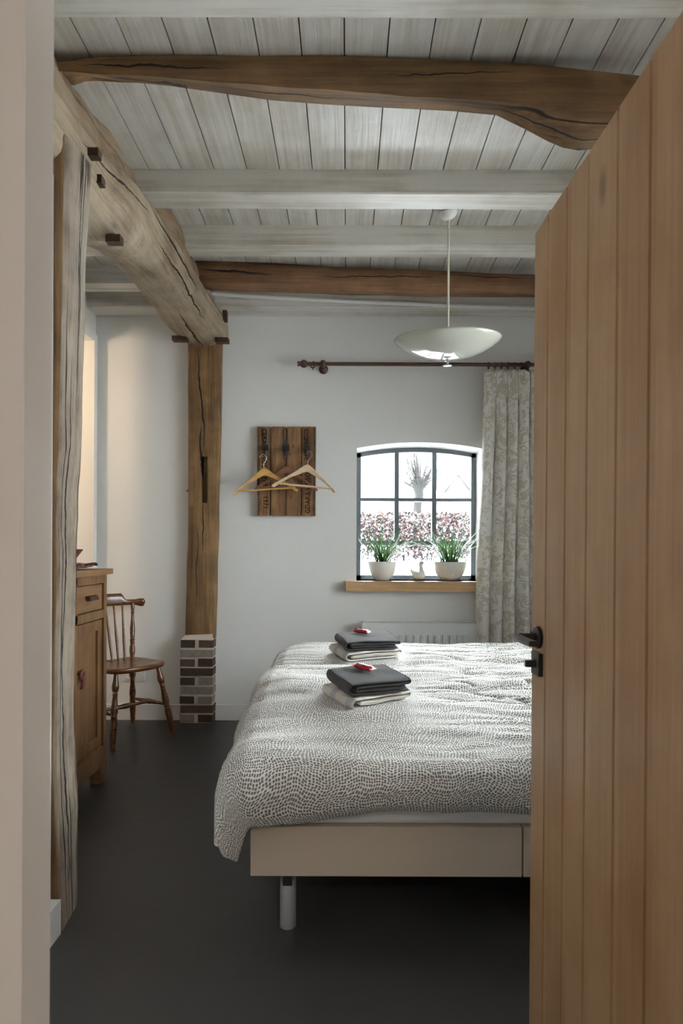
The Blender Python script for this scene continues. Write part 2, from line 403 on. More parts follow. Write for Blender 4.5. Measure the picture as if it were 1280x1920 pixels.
def build_shell():
    b = MB(); b.box((-3.6, -3.0, -.12), (2.6, 5.4, 0)); tag(b.build('floor', 'floor', smooth=0), kind='structure')
    # ceiling: boards along Y with narrow gaps under a dark deck
    b = MB(); w = .156; x0 = -.1727 - 12 * w
    k = 0
    while x0 + k * w < XR + .1:
        b.box((x0 + k * w + .0024, .75, ZC), (x0 + (k + 1) * w - .0024, 5.0, ZC + .022)); k += 1
    b.bevel(.0015, 1)
    b.box((-2.2, .70, ZC + .022), (2.4, 5.0, ZC + .06), 1)
    tag(b.build('ceiling', ['board', 'peg'], smooth=0), kind='structure')
    # back wall with the arched opening
    b = MB(); n = 16; yo = 5.02
    xs = [WX0 + (WX1 - WX0) * i / n for i in range(n + 1)]
    def q(*p): b.bm.faces.new([b.bm.verts.new(v) for v in p])
    L, R, B, T = -2.3, 2.5, -.1, 3.2
    for y in (YB, yo):
        q((L, y, B), (WX0, y, B), (WX0, y, T), (L, y, T)); q((WX1, y, B), (R, y, B), (R, y, T), (WX1, y, T))
        q((WX0, y, B), (WX1, y, B), (WX1, y, WZ0), (WX0, y, WZ0))
        for a, c in zip(xs, xs[1:]): q((a, y, arch_z(a)), (c, y, arch_z(c)), (c, y, T), (a, y, T))
    for x in (WX0, WX1): q((x, YB, WZ0), (x, yo, WZ0), (x, yo, WZS), (x, YB, WZS))
    q((WX0, YB, WZ0), (WX1, YB, WZ0), (WX1, yo, WZ0), (WX0, yo, WZ0))
    for a, c in zip(xs, xs[1:]): q((a, YB, arch_z(a)), (c, YB, arch_z(c)), (c, yo, arch_z(c)), (a, yo, arch_z(a)))
    for x in (L, R): q((x, YB, B), (x, yo, B), (x, yo, T), (x, YB, T))
    q((L, YB, T), (R, YB, T), (R, yo, T), (L, yo, T))
    bmesh.ops.remove_doubles(b.bm, verts=b.bm.verts, dist=1e-5)
    tag(b.build('wall_back', 'plaster', smooth=0), kind='structure')
    # alcove wall with a tall narrow opening to the lit room next door
    LY0, LY1, LZ1 = 4.25, 4.60, 2.74
    b = MB(); xo = XL - .11
    for lo, hi in (((xo, 2.05, -.1), (XL, LY0, 3.2)), ((xo, LY1, -.1), (XL, YB, 3.2)), ((xo, LY0, LZ1), (XL, LY1, 3.2))):
        b.box(lo, hi)
    tag(b.build('wall_alcove', 'plaster', smooth=0), kind='structure')
    b = MB(); b.box((XL, LY1 - .004, 0), (XL + .022, LY1 + .052, LZ1 + .05)); b.bevel(.006, 2)
    b.box((XL, LY0 - .055, LZ1), (XL + .018, LY1 + .05, LZ1 + .06)); b.box((XL, LY0 - .055, 0), (XL + .018, LY0 + .002, LZ1))
    tag(b.build('trim_1', 'trim'), kind='structure')
    b = MB()
    b.box((-3.6, 2.0, -.1), (-3.5, 5.0, 3.2)); b.box((-3.5, 2.0, -.1), (xo, 2.1, 3.2)); b.box((-3.5, 4.9, -.1), (xo, 5.0, 3.2))
    tag(b.build('wall_side_room', 'plaster', smooth=0), kind='structure')
    b = MB(); b.box((-3.6, 2.0, 3.1), (XL, 5.0, 3.2)); tag(b.build('ceiling_side_room', 'plaster', smooth=0), kind='structure')
    # near left wall up to the front post, partition behind the post, doorway wall, right wall
    b = MB(); b.box((-1.15, YF - .02, -.1), (-.955, 2.075, 2.46)); tag(b.build('wall_left', 'plaster', smooth=0), kind='structure')
    b = MB(); b.box((XL - .11, 1.98, -.1), (-1.15, 2.12, 3.2)); tag(b.build('wall_partition', 'plaster', smooth=0), kind='structure')
    b = MB()
    b.box((-1.15, .70, -.1), (-.47, YF, 3.2)); b.box((.56, .70, -.1), (XR + .3, YF, 3.2)); b.box((-.47, .70, 2.09), (.56, YF, 3.2))
    tag(b.build('wall_front', 'plaster', smooth=0), kind='structure')
    # right wall; wide unseen window behind the door, added to brighten the room
    b = MB(); xo = XR + .3; RY0, RY1, RZ0, RZ1 = 2.0, 3.6, .95, 2.35
    for lo, hi in (((XR, .88, -.1), (xo, RY0, 3.2)), ((XR, RY1, -.1), (xo, YB, 3.2)), ((XR, RY0, RZ1), (xo, RY1, 3.2)), ((XR, RY0, -.1), (xo, RY1, RZ0))):
        b.box(lo, hi)
    tag(b.build('wall_right', 'plaster', smooth=0), kind='structure')
    w3 = thing('added_window', (XR + .2, (RY0 + RY1) / 2, RZ0), None, None, kind='structure')
    b = MB(); hw = (RY1 - RY0) / 2; hh = RZ1 - RZ0
    for y in (-hw, -.28, .23, hw - .05): b.box((0, y, 0), (.05, y + .05, hh))
    for z in (0, hh * .5, hh - .05): b.box((0.005, -hw, z), (.045, hw, z + .05))
    b.build('frame', 'winframe', w3)
    b = MB(); b.box((.02, -hw, 0), (.024, hw, hh)); b.build('pane', 'glass', w3, 0)
    # window 1: arched steel frame
    w1 = thing('window_1', ((WX0 + WX1) / 2, 4.95, WZ0), None, None, kind='structure')
    cx = (WX0 + WX1) / 2
    def zz(x, d=0): return arch_z(x + cx) - WZ0 - d
    b = MB(); fw = .036; y0, y1 = -.02, .022; hx = (WX1 - WX0) / 2
    b.box((-hx, y0, 0), (-hx + fw, y1, zz(-hx + .001))); b.box((hx - fw, y0, 0), (hx, y1, zz(hx - .001))); b.box((-hx, y0, 0), (hx, y1, .032))
    for i in range(16):
        a = -hx + 2 * hx * i / 16; c = -hx + 2 * hx * (i + 1) / 16
        b.rings([[(a, y0, zz(a)), (a, y1, zz(a)), (a, y1, zz(a) - .034), (a, y0, zz(a) - .034)], [(c, y0, zz(c)), (c, y1, zz(c)), (c, y1, zz(c) - .034), (c, y0, zz(c) - .034)]])
    for px in (742.5, 812.5):
        x = PX(px, 4.95) - cx; zb = PZ(1016, 4.95) - WZ0
        b.box((x - .0165, y0 - .006, zb), (x + .0165, y1, zz(x) - .02))
    for py, t in ((937, .0125), (1018, .017)):
        z = PZ(py, 4.95) - WZ0; b.box((-hx, y0 - .008, z - t), (hx, y1, z + t))
    b.bevel(.002, 1); b.build('frame', 'winframe', w1, 30)
    b = MB(); b.prism([(-hx + .01, .01)] + [(hx - .01, .01)] + [(hx - .01 - (2 * hx - .02) * i / 14, zz(hx - .01 - (2 * hx - .02) * i / 14) - .01) for i in range(15)], 'Y', -.002, .002)
    b.build('pane', 'glass', w1, 0)
    # baseboards
    def bb(name, poly_lo, poly_hi):
        b = MB(); b.box(poly_lo, poly_hi); b.bevel(.008, 3); tag(b.build(name, 'trim'), kind='structure')
    bb('baseboard_back', (-.952, YB - .016, 0), (XR, YB + .004, .112)); bb('baseboard_alcove', (XL, YB - .016, 0), (-1.2, YB + .004, .112))
    bb('baseboard_left', (-.958, YF, 0), (-.921, 2.074, .112))
    bb('baseboard_corner', (XL - .004, 3.5, 0), (XL + .016, YB - .016, .112))
    # doorway lining (the pale jamb at the left edge of the view) and hall casing
    b = MB()
    b.box((-.47, .801, 0), (-.4045, .8775, 2.06)); b.bevel(.004, 2); b.box((-.62, .8005, 0), (-.408, .815, 2.12))
    b.box((-.47, .797, 2.04), (.56, .8775, 2.09)); b.box((.50, .72, 0), (.56, .8775, 2.06))
    tag(b.build('trim_2', 'jamb'), kind='structure')
    # hall behind the camera
    b = MB()
    b.box((-1.5, -2.8, -.1), (-1.35, .70, 2.75)); b.box((1.35, -2.8, -.1), (1.5, .70, 2.75)); b.box((-1.5, -2.95, -.1), (1.5, -2.8, 2.75))
    tag(b.build('wall_hall', 'plaster', smooth=0), kind='structure')
    b = MB(); b.box((-1.5, -2.95, 2.6), (1.5, .72, 2.75)); tag(b.build('ceiling_hall', 'plaster', smooth=0), kind='structure')

# ------------------------------------------------------------------ timbers
def build_joists():
    specs = [  # name label, x0, x1, y0, y1, drop
        (1.905, 'white ceiling joist across the top of the photo, in front of the curved brown beam', -1.1),
        (3.054, 'white ceiling joist behind the curved brown beam', -1.1),
        (3.580, 'white ceiling joist just behind the ceiling rose of the glass lamp', XL),
        (4.50, 'last white ceiling joist against the back wall', XL)]
    for y, lab, xl in specs:
        b = MB(); x1 = XR
        n = 24
        rr = []
        y1 = y + (.17 if y > 4.4 else .145)
        for i in range(n + 1):
            x = xl + (x1 - xl) * i / n; dz = .003 * nz(x * 1.3, y, 0); dy = .004 * nz(x * .8, y + 9, 3) - .004 * x
            a0, a1, z0, z1, c = y + dy, y1 + dy, ZJ + dz, ZC + .004, .006
            rr.append([(x, a0, z1), (x, a0, z0 + c), (x, a0 + c, z0), (x, a1 - c, z0), (x, a1, z0 + c), (x, a1, z1)])
        b.rings(rr)
        tag(b.build('ceiling_joist', 'joist', smooth=25), lab, 'joist', 'white ceiling joists', 'thing')
    b = MB(); rr = []
    for i in range(9):
        x = XL + (-1.0 - XL) * i / 8
        rr.append([(x, 4.10, ZC + .004), (x, 4.10, ZJ), (x, 4.235, ZJ), (x, 4.235, ZC + .004)])
    b.rings(rr); b.bevel(.005, 2)
    tag(b.build('ceiling_joist', 'joist'), 'short white ceiling joist in the alcove left of the grey tie beam', 'joist', 'white ceiling joists', 'thing')

def build_curved_beam():
    # front-top y0 follows the ceiling; px stations: top, crease, bottom
    st = [(60, 112, 128, 140), (108, 120, 131, 141), (150, 106, 134, 150), (200, 103, 138, 158), (300, 99, 143, 167), (400, 99, 150, 180), (500, 98, 157, 193), (600, 99, 164, 200), (700, 100, 170, 205), (800, 103, 176, 209),
          (860, 106, 180, 212), (940, 110, 186, 219), (1000, 115, 197, 247), (1040, 119, 208, 267), (1070, 122, 215, 279), (1100, 125, 222, 284), (1150, 129, 228, 280), (1210, 135, 232, 274), (1300, 140, 236, 268), (1420, 144, 240, 264)]
    rr = []; Yf = 2.34
    fine = []
    for a, c in zip(st, st[1:]):
        for k in range(4): fine.append([a[i] + (c[i] - a[i]) * k / 4 for i in range(4)])
    fine.append(list(st[-1]))
    for (px, t, m, bt) in fine:
        x = PX(px, Yf)
        w = .0035
        zt = PZ(t, Yf) + .004
        zm = PZ(m, Yf); zb_front = zm
        yb = Yf + .12
        zb = CAMZ + (CY - bt) * yb / F
        y0 = Yf + .008 * nz(x * 2, 1, 0)
        e = .006 * nz(x * 9, 3, 1); e2 = .006 * nz(x * 7, 8, 2)
        zt = min(zt, ZC + .006)
        ring = [(x, y0 + .02, zt), (x, y0 + .004, zt - .012), (x, y0 + e, (zt + zm) / 2 + .01), (x, y0 + .002, zm + .018), (x, y0 + .012 + e2, zm), (x, y0 + .035, zm - (zm - zb) * .35 - .001 + e2), (x, (y0 + yb) / 2 + .02, zb + (zm - zb) * .25 + e), (x, yb - .012, zb), (x, yb + .006, zb + .02), (x, yb + .012, (zt + zb) / 2), (x, yb, zt)]
        rr.append(ring)
    b = MB(); b.rings(rr)
    tag(b.build('ceiling_beam', 'oldbeam', smooth=50), 'large curved brown oak beam under the ceiling boards, swelling towards the door', 'beam', kind='thing')

def build_log():
    b = MB(); rr = []; Y = 4.10; n = 18
    st = [(330, 520, 26), (372, 515, 26), (400, 517, 27), (500, 521, 26), (600, 526, 24), (700, 528, 24), (800, 531, 23), (900, 533, 21), (1000, 535, 20), (1120, 538, 20), (1250, 540, 21)]
    pts = catmull([(a, c, r) for a, c, r in st], 6)
    for a, c, r in pts:
        x = PX(a, Y); z = PZ(c, Y); R = r * Y / F
        rr.append([(x, Y + R * (1 + .06 * nz(x * 5, math.cos(2 * PI * k / n), math.sin(2 * PI * k / n))) * math.cos(2 * PI * k / n), z + R * (1 + .07 * nz(x * 4 + 7, math.cos(2 * PI * k / n), math.sin(2 * PI * k / n))) * math.sin(2 * PI * k / n)) for k in range(n)])
    b.rings(rr)
    tag(b.build('ceiling_log', 'log', smooth=60), 'thin round dark brown log under the ceiling between white joists near the back wall', 'beam', kind='thing')
    b = MB()
    b.tube(catmull([P(396, 552, 4.44), P(520, 559, 4.45), P(700, 567, 4.46), P(860, 573, 4.46), P(1000, 576, 4.46), P(1200, 580, 4.46)], 6), .0135, 10)
    tag(b.build('ceiling_pipe', 'trim', smooth=60), 'thin white pipe running along the last white joist', 'pipe')

def build_tie_beam():
    # stations: Y, x left, x right, z bottom, z top
    st = [(.9, -1.26, -.935, 2.46, 2.72), (1.6, -1.25, -.935, 2.47, 2.73), (2.1, -1.24, -.925, 2.49, 2.76), (2.45, -1.24, -.925, 2.50, 2.81), (2.65, -1.23, -.90, 2.52, 2.86), (2.85, -1.22, -.90, 2.575, 2.895),
          (3.1, -1.21, -.915, 2.635, 2.948), (3.5, -1.21, -.895, 2.67, 2.948), (3.9, -1.215, -.885, 2.685, 2.948), (4.3, -1.23, -.865, 2.69, 2.948), (4.5, -1.225, -.86, 2.70, 2.948), (4.685, -1.20, -.87, 2.72, 2.948)]
    pts = []
    for i in range(len(st) - 1):
        for k in range(14):
            t = k / 14; pts.append([st[i][j] + (st[i + 1][j] - st[i][j]) * t for j in range(5)])
    pts.append(list(st[-1]))
    rr = []; n = 64
    for Y, xl, xr, zb, zt in pts:
        cx, cz, a, h = (xl + xr) / 2, (zb + zt) / 2, (xr - xl) / 2, (zt - zb) / 2
        ex = 2.5 + .9 * sstep(3.0, 2.2, Y)
        ring = []
        for k in range(n):
            th = 2 * PI * k / n
            c, s_ = math.cos(th), math.sin(th)
            r = (abs(c) ** ex + abs(s_) ** ex) ** (-1 / ex)
            r *= 1 + .035 * nz(Y * 2.3, c * 1.6, s_ * 1.6) + .022 * nz(Y * 6, c * 3, s_ * 3 + 5) + .014 * nz(Y * 9, c * 8, s_ * 8 + 2) + .007 * nz(Y * 20, c * 16, s_ * 16)
            kx = math.exp(-((Y - 2.72) / .12) ** 2 - ((th - (2 * PI - .75)) / .5) ** 2) * .05
            ring.append((cx + a * c * (r + kx), Y, cz + h * s_ * (r + kx)))
        rr.append(ring)
    b = MB(); b.rings(rr)
    o = tag(b.build('tie_beam', 'greybeam', smooth=60), 'thick grey weathered tie beam running from the front post to the rear post', 'beam', kind='thing')
    def peg(p, sx, sy, sz, rot=0):
        bb_ = MB(); bb_.box((-sx / 2, -sy / 2, -sz / 2), (sx / 2, sy / 2, sz / 2)); bb_.bevel(.004, 1); bb_.xf(Matrix.Translation(p) @ Matrix.Rotation(rot, 4, 'Y'))
        q = bb_.build('peg', 'peg', o); q['label'] = 'dark wooden peg'
    peg(P(150, 291, 2.29), .13, .035, .028); peg(P(172, 342, 2.38), .075, .04, .03); peg(P(212, 452, 2.62), .06, .04, .03)
    peg(P(336, 637, 4.40), .10, .06, .03); peg(P(415, 640, 4.45), .09, .06, .03); peg(P(420, 594, 4.46), .03, .05, .07); peg(P(371, 580, 4.30), .02, .05, .03, .3)
    # plate lying on the tie beam
    b = MB(); rr = []
    stp = [(.9, -1.07), (1.9, -1.07), (2.35, -1.075), (2.5, -1.065), (2.66, -1.05), (2.78, -1.02), (2.86, -1.012), (2.94, -1.03), (3.04, -1.03), (3.2, -1.02), (3.3, -.97), (3.45, -.93), (3.6, -.93), (3.9, -.95), (4.2, -.95), (4.66, -.95)]
    for i in range(len(stp) - 1):
        for k in range(9):
            t = k / 9; Y = stp[i][0] + (stp[i + 1][0] - stp[i][0]) * t; x = stp[i][1] + (stp[i + 1][1] - stp[i][1]) * t
            w = .014 * nz(Y * 5, 2, 4) + .006 * nz(Y * 17, 5, 4); lo = lerp_tab([(2.0, 2.66), (2.45, 2.70), (2.85, 2.80), (3.1, 2.88), (5, 2.90)], Y); hi = ZC + .003
            rr.append([(-1.22, Y, lo), (-1.22, Y, hi), (x + w - .02, Y, hi), (x + w, Y, hi - .03)] + [(x + w + .012 + .012 * nz(Y * 6, q * 4, 8), Y, hi - .05 + (lo + .02 - hi + .05) * q) for q in (.2, .4, .6, .8)] + [(x + w - .004, Y, lo + .02), (x - .04, Y, lo)])
    b.rings(rr)
    tag(b.build('wall_plate_timber', 'plate', smooth=40), 'rough grey brown timber lying on top of the tie beam, touching the ceiling boards', 'beam', kind='thing')

def build_front_post():
    edge = [(300, 172), (350, 171), (420, 165), (560, 160), (700, 157), (880, 152), (1000, 147), (1100, 146), (1250, 142), (1400, 145), (1500, 150), (1620, 152), (1705, 150), (1760, 150)]
    fr = [(300, 119), (350, 118), (500, 116), (700, 113), (900, 108), (1100, 107), (1300, 104), (1500, 104), (1650, 112), (1740, 118), (1760, 118)]
    rr = []; n = 46; Yf, Yb = 2.082, 2.275
    for i in range(n + 1):
        z = 0 + 2.60 * i / n
        pyf = CY - (z - CAMZ) * F / Yf; pyb = CY - (z - CAMZ) * F / Yb
        xf_ = PX(lerp_tab(fr, pyf), Yf) + .004 * nz(z * 4, 5, 1) + .003 * nz(z * 11, 2, 1); xb = PX(lerp_tab(edge, pyb), Yb) + .006 * nz(z * 3.3, 9, 1) + .003 * nz(z * 10, 7, 1)
        w = .006 * nz(z * 5, 1, 2)
        ring = [(-1.16, Yf, z), (xf_ - .02, Yf - .004, z), (xf_ - .004, Yf + .003, z), (xf_ + .001, Yf + .012, z)]
        for k in (.25, .5, .75): ring.append((xf_ + (xb - xf_) * k + .004 * nz(z * 6, k * 5, 7) + .003, Yf + (Yb - Yf) * k, z))
        ring += [(xb, Yb - .012, z), (xb - .012, Yb, z), (-1.16, Yb, z)]
        rr.append(ring)
    b = MB(); b.rings(rr)
    # brown front face where the cut side was never weathered
    for f in b.bm.faces:
        c = f.calc_center_median()
        if abs(f.normal.y) > .6 or (c.y < Yf + .004): f.material_index = 1
    tag(b.build('timber_post', ['greypost', 'brownpost'], smooth=50), 'grey weathered timber post in the foreground beside the doorway', 'post', kind='thing')

def build_rear_post():
    Yf = 4.615; k = Yf / F
    L = [(620, 349), (660, 350), (800, 351), (960, 352), (1020, 351), (1100, 349), (1200, 346.5)]
    R = [(620, 413), (660, 412.5), (800, 411), (960, 407.5), (1100, 405), (1200, 402.5)]
    rr = []; n = 40
    z0 = PZ(1199, Yf); z1 = 2.76
    for i in range(n + 1):
        z = z0 + (z1 - z0) * i / n; py = CY - (z - CAMZ) / k
        xl = PX(lerp_tab(L, py), Yf) + .004 * nz(z * 4, 3, 1); xr = PX(lerp_tab(R, py), Yf) + .004 * nz(z * 4, 8, 1)
        w = .003 * nz(z * 5, 2, 2)
        rr.append([(xl, Yf + .012, z), (xl + .008, Yf + .002, z), ((xl * 2 + xr) / 3, Yf + w, z), ((xl + xr * 2) / 3, Yf - w, z), (xr - .008, Yf + .002, z), (xr, Yf + .012, z), (xr, YB + .02, z), (xl, YB + .02, z)])
    b = MB(); b.rings(rr)
    o = tag(b.build('timber_post', 'brownpost', smooth=50), 'brown timber post against the back wall standing on the brick pier', 'post', kind='thing')
    # open mortise: a real slot cut into the post
    def cut(px0, px1, py0, py1, d):
        c = MB(); c.box((PX(px0, Yf), Yf - .05, PZ(py1, Yf)), (PX(px1, Yf), Yf + d, PZ(py0, Yf)))
        me = bpy.data.meshes.new('cut'); c.bm.to_mesh(me); c.bm.free()
        return me
    bm2 = bmesh.new(); bm2.from_mesh(o.data)
    cutter = bpy.data.objects.new('cutter', cut(376.5, 388.5, 857, 944, .055)); C.objects.link(cutter)
    md = o.modifiers.new('slot', 'BOOLEAN'); md.operation = 'DIFFERENCE'; md.object = cutter; md.solver = 'EXACT'
    cutter2 = bpy.data.objects.new('cutter', cut(360, 377.5, 876, 943, .009)); C.objects.link(cutter2)
    md = o.modifiers.new('slot', 'BOOLEAN'); md.operation = 'DIFFERENCE'; md.object = cutter2; md.solver = 'EXACT'
    bpy.context.view_layer.update()
    dg = bpy.context.evaluated_depsgraph_get()
    me = bpy.data.meshes.new_from_object(o.evaluated_get(dg)); o.modifiers.clear(); old = o.data; o.data = me
    for c in (cutter, cutter2): bpy.data.objects.remove(c)
    bm2.free()
    b = MB(); b.tube([P(354, 921, 4.64), P(349.5, 921.5, 4.64)], .007, 8); b.build('peg', 'brownpost', o)
    # brick pier
    t = thing('brick_pier', ((-1.19 - .955) / 2, 4.63, 0), 'low pier of old dark and whitewashed bricks under the rear post', 'pier', kind='thing')
    hx = (1.19 - .955) / 2; yf = 4.578 - 4.63
    b = MB(); b.box((-hx + .008, yf + .008, 0), (hx - .006, .055, .60)); 
    b.rings([[(-hx + .008, yf + .008, .60), (hx - .006, yf + .008, .60), (hx - .006, .055, .60), (-hx + .008, .055, .60)], [(-hx + .025, yf + .03, .625), (hx - .012, yf + .03, .635), (hx - .012, .055, .645), (-hx + .025, .055, .64)]])
    b.bevel(.004, 1); b.build('mortar', 'mortar', t)
    b = MB(); rnd = random.Random(4)
    kinds = [(1, 0), (0,), (1, 0), (1,), (0, 1), (0,), (2, 0), (1,), (2, 2)]
    mats = {0: 'w', 1: 'd'}
    seq = [[1, 0], [2], [1, 0 + 2], [1], [1, 0], [1], [0, 0], [1], [0, 2]]
    # listed bottom to top: colours 0 dark, 1 whitewashed, 2 brown
    rows = [[1, 0], [2], [0, 1], [1], [0, 1], [0], [2, 0], [1], [0, 2]]
    h = .6 / 9
    for r, cols in enumerate(rows):
        z = r * h + .007; hh = h - .013
        xs = [(-hx, hx)] if len(cols) == 1 else [(-hx, -.012), (.012, hx)]
        for (x0, x1), c in zip(xs, cols):
            j = rnd.uniform(-.003, .003)
            sub = MB(); sub.box((x0 + .002 + j, yf + rnd.uniform(-.002, .003), z), (x1 - .001 + j, .052, z + hh + rnd.uniform(-.003, .002)))
            sub.bevel(.013, 3)
            for v in sub.bm.verts: v.co += Vector((nz(v.co.x * 30, v.co.z * 30, r), nz(v.co.z * 30, v.co.x * 30, r + 5), nz(v.co.x * 25, r, 3))) * .0025
            me = bpy.data.meshes.new('t'); sub.bm.to_mesh(me); sub.bm.free()
            nb = len(b.bm.faces); b.bm.from_mesh(me); bpy.data.meshes.remove(me)
            b.bm.faces.ensure_lookup_table()
            for f in b.bm.faces[nb:]: f.material_index = c
    b.build('bricks', ['brick1', 'brick2', 'brick3'], t, 50)

# ------------------------------------------------------------------ beds and bedding
BX0, BX1, BSEAM = -.31, 1.72, .578
BY0, BYM, BY1 = 2.085, 3.045, 3.99

def make_bed():
    t = thing('bed', ((BX0 + BX1) / 2, (BY0 + BYM) / 2, 0), 'single box spring bed in front with beige suede base and grey metal legs', 'bed', group='two single beds pushed together')
    hx = (BX1 - BX0) / 2; hy = (BYM - BY0) / 2 - .004; sx = BSEAM - (BX0 + BX1) / 2
    for a, c in ((-hx, sx - .003), (sx + .003, hx)):
        b = MB(); b.box((a, -hy, .183), (c, hy, .345)); b.bevel(.020, 4); b.build('box_spring', 'box', t)
    b = MB(); nx = 60
    b.box((-hx + .012, -hy + .012, .345), (hx - .01, hy - .004, .53)); bmesh.ops.subdivide_edges(b.bm, edges=[e for e in b.bm.edges if abs((e.verts[0].co - e.verts[1].co).x) > .5], cuts=80)
    b.bevel(.02, 3, 60); o = b.build('mattress', 'sheet', t); o['label'] = 'mattress in a white fitted sheet'
    for lx, ly in ((-.19 - (BX0 + BX1) / 2, 2.125 - (BY0 + BYM) / 2), (-.19 - (BX0 + BX1) / 2, .36), (hx - .12, -.42), (hx - .12, .36)):
        b = MB(); b.lathe([(.0001, 0), (.0255, 0), (.027, .002), (.027, .157), (.025, .16), (.0001, .16)], (lx, ly, 0), 32)
        l = b.build('leg', 'steel', t, 35); l['label'] = 'grey metal cylinder leg'
        b = MB(); b.box((lx - .0155, ly - .0275, .146), (lx + .0155, ly + .02, .184)); b.bevel(.002, 1); q = b.build('bracket', 'black', l); q['label'] = 'black bracket'
    return t

STACKS = []
def top_z(x, y):
    """resting height of the duvets"""
    if y < 3.06:
        z = .588 + .108 * sstep(2.05, 3.0, y)
        z -= .07 * sstep(2.985, 3.06, y) ** 1.5
    else:
        z = .612 + .088 * sstep(3.0, 3.42, y) - .024 * sstep(3.6, 3.95, y)
    return z

def stack_tilt(sx, sy): return .45 * math.atan2(top_z(sx, sy + .13) - top_z(sx, sy - .13), .26)
def side_profile(d):   # distance in from the left hem -> x, drop
    tab = [(0, -.385, .235), (.08, -.405, .18), (.16, -.412, .12), (.22, -.402, .075), (.28, -.372, .030), (.34, -.325, .008), (.42, -.25, 0)]
    for (a, xa, da), (b_, xb, db) in zip(tab, tab[1:]):
        if d <= b_:
            t = (d - a) / (b_ - a); return xa + (xb - xa) * t, da + (db - da) * t
    return -.25 + (d - .42), 0.0
def front_profile(d):
    tab = [(0, 2.045, .172), (.05, 2.018, .14), (.10, 2.010, .092), (.15, 2.025, .05), (.20, 2.06, .022), (.26, 2.11, .006), (.34, 2.19, 0)]
    for (a, xa, da), (b_, xb, db) in zip(tab, tab[1:]):
        if d <= b_:
            t = (d - a) / (b_ - a); return xa + (xb - xa) * t, da + (db - da) * t
    return 2.19 + (d - .34), 0.0

def duvet_point(s, t, rear):
    x, dS = side_profile(s)
    if not rear:
        y, dF = front_profile(t)
        dF *= 1.0 + .20 * sstep(.05, -.25, x) - .06 * math.sin(x * 5)
    else:
        y, dF = 3.035 + t, 0.0
        if y > 3.93:
            over = y - 3.93
            dF = (over ** 1.5) * 2.2; y = 3.93 + min(over, .07) + max(0, over - .07) * .25
    if dS > 0 or dF > 0:
        p = 1.75
        drop = (dS ** p + dF ** p) ** (1 / p)
    else: drop = 0
    z = top_z(x, y if not rear else min(y, 3.97)) - drop
    if not rear:
        # pointed corner swings inwards and forwards
        cn = sstep(.26, .03, t) * sstep(.50, .30, s)
        x = x + (-.350 + s * .17 - .055 * math.sin(min(1, t / .26) * PI) - x) * cn
        y -= .012 * cn
    seed = 11.0 if rear else 0.0
    # puffs and creases
    flat = 0.0
    for (sx, sy, r) in STACKS:          # the towels press the cloth flat under them
        fl = sstep(r * 1.5, r * .9, math.hypot(x - sx, y - sy)); flat = max(flat, fl)
        if fl > 0 and (y > 3.04) == (sy > 3.04): z += (top_z(sx, sy) + math.tan(stack_tilt(sx, sy)) * (y - sy) - z) * fl
    side = min(1, drop / .12)
    onx = x + .4 * dS
    w = .016 * nz(onx * 3.1, y * 3.1, seed) + .010 * nz(onx * 2.4 + 3, y * 11 + 1.2 * nz(onx * 2, y, 3), seed + 2) + .0065 * nz(onx * 5, y * 27, seed + 4) * (.4 + 1.6 * sstep(.2, .7, x))
    cre = nz(onx * 3 + 2.0 * nz(y * 2, onx, 9), y * 14, seed + 8)
    w -= .012 * max(0, 1 - abs(cre) / .10) * (.35 + sstep(.0, .8, x)) * (.35 if y < 2.45 else 1)
    z += w * (1 - flat) * (1 - .7 * side) + .001
    # hanging cloth: vertical waves
    if dF > 0 and not rear:
        y -= (.016 * nz(x * 5.5, 1.7, 0) + .009 * nz(x * 13, z * 3, 4)) * min(1, dF / .09) + .008 * nz(x * 4, z * 9, 12)
        z += .012 * nz(x * 4.2, 5, 0) * min(1, dF / .15)
    if dS > 0:
        x += (.020 * nz(y * 5, 2.2, z * 2) + .008 * nz(y * 14, 4, z * 4)) * min(1, dS / .1)
    return Vector((x, y, z))

def build_duvets():
    for rear, lab in ((False, 'white duvet with small grey pebble print on the front bed, hanging over its foot corner'), (True, 'white duvet with small grey pebble print on the rear bed nearest the window')):
        S = 2.02; T = 1.22 if not rear else 1.12
        b = MB()
        b.grid(lambda u, v: duvet_point(u * S, v * T, rear), 230, 150, uvfn=lambda u, v: (u * S + (3.3 if rear else 0), v * T))
        o = b.build('duvet', 'linen', smooth=180)
        md = o.modifiers.new('thickness', 'SOLIDIFY'); md.thickness = .014; md.offset = -1
        tag(o, lab, 'duvet', 'pebble print duvets')

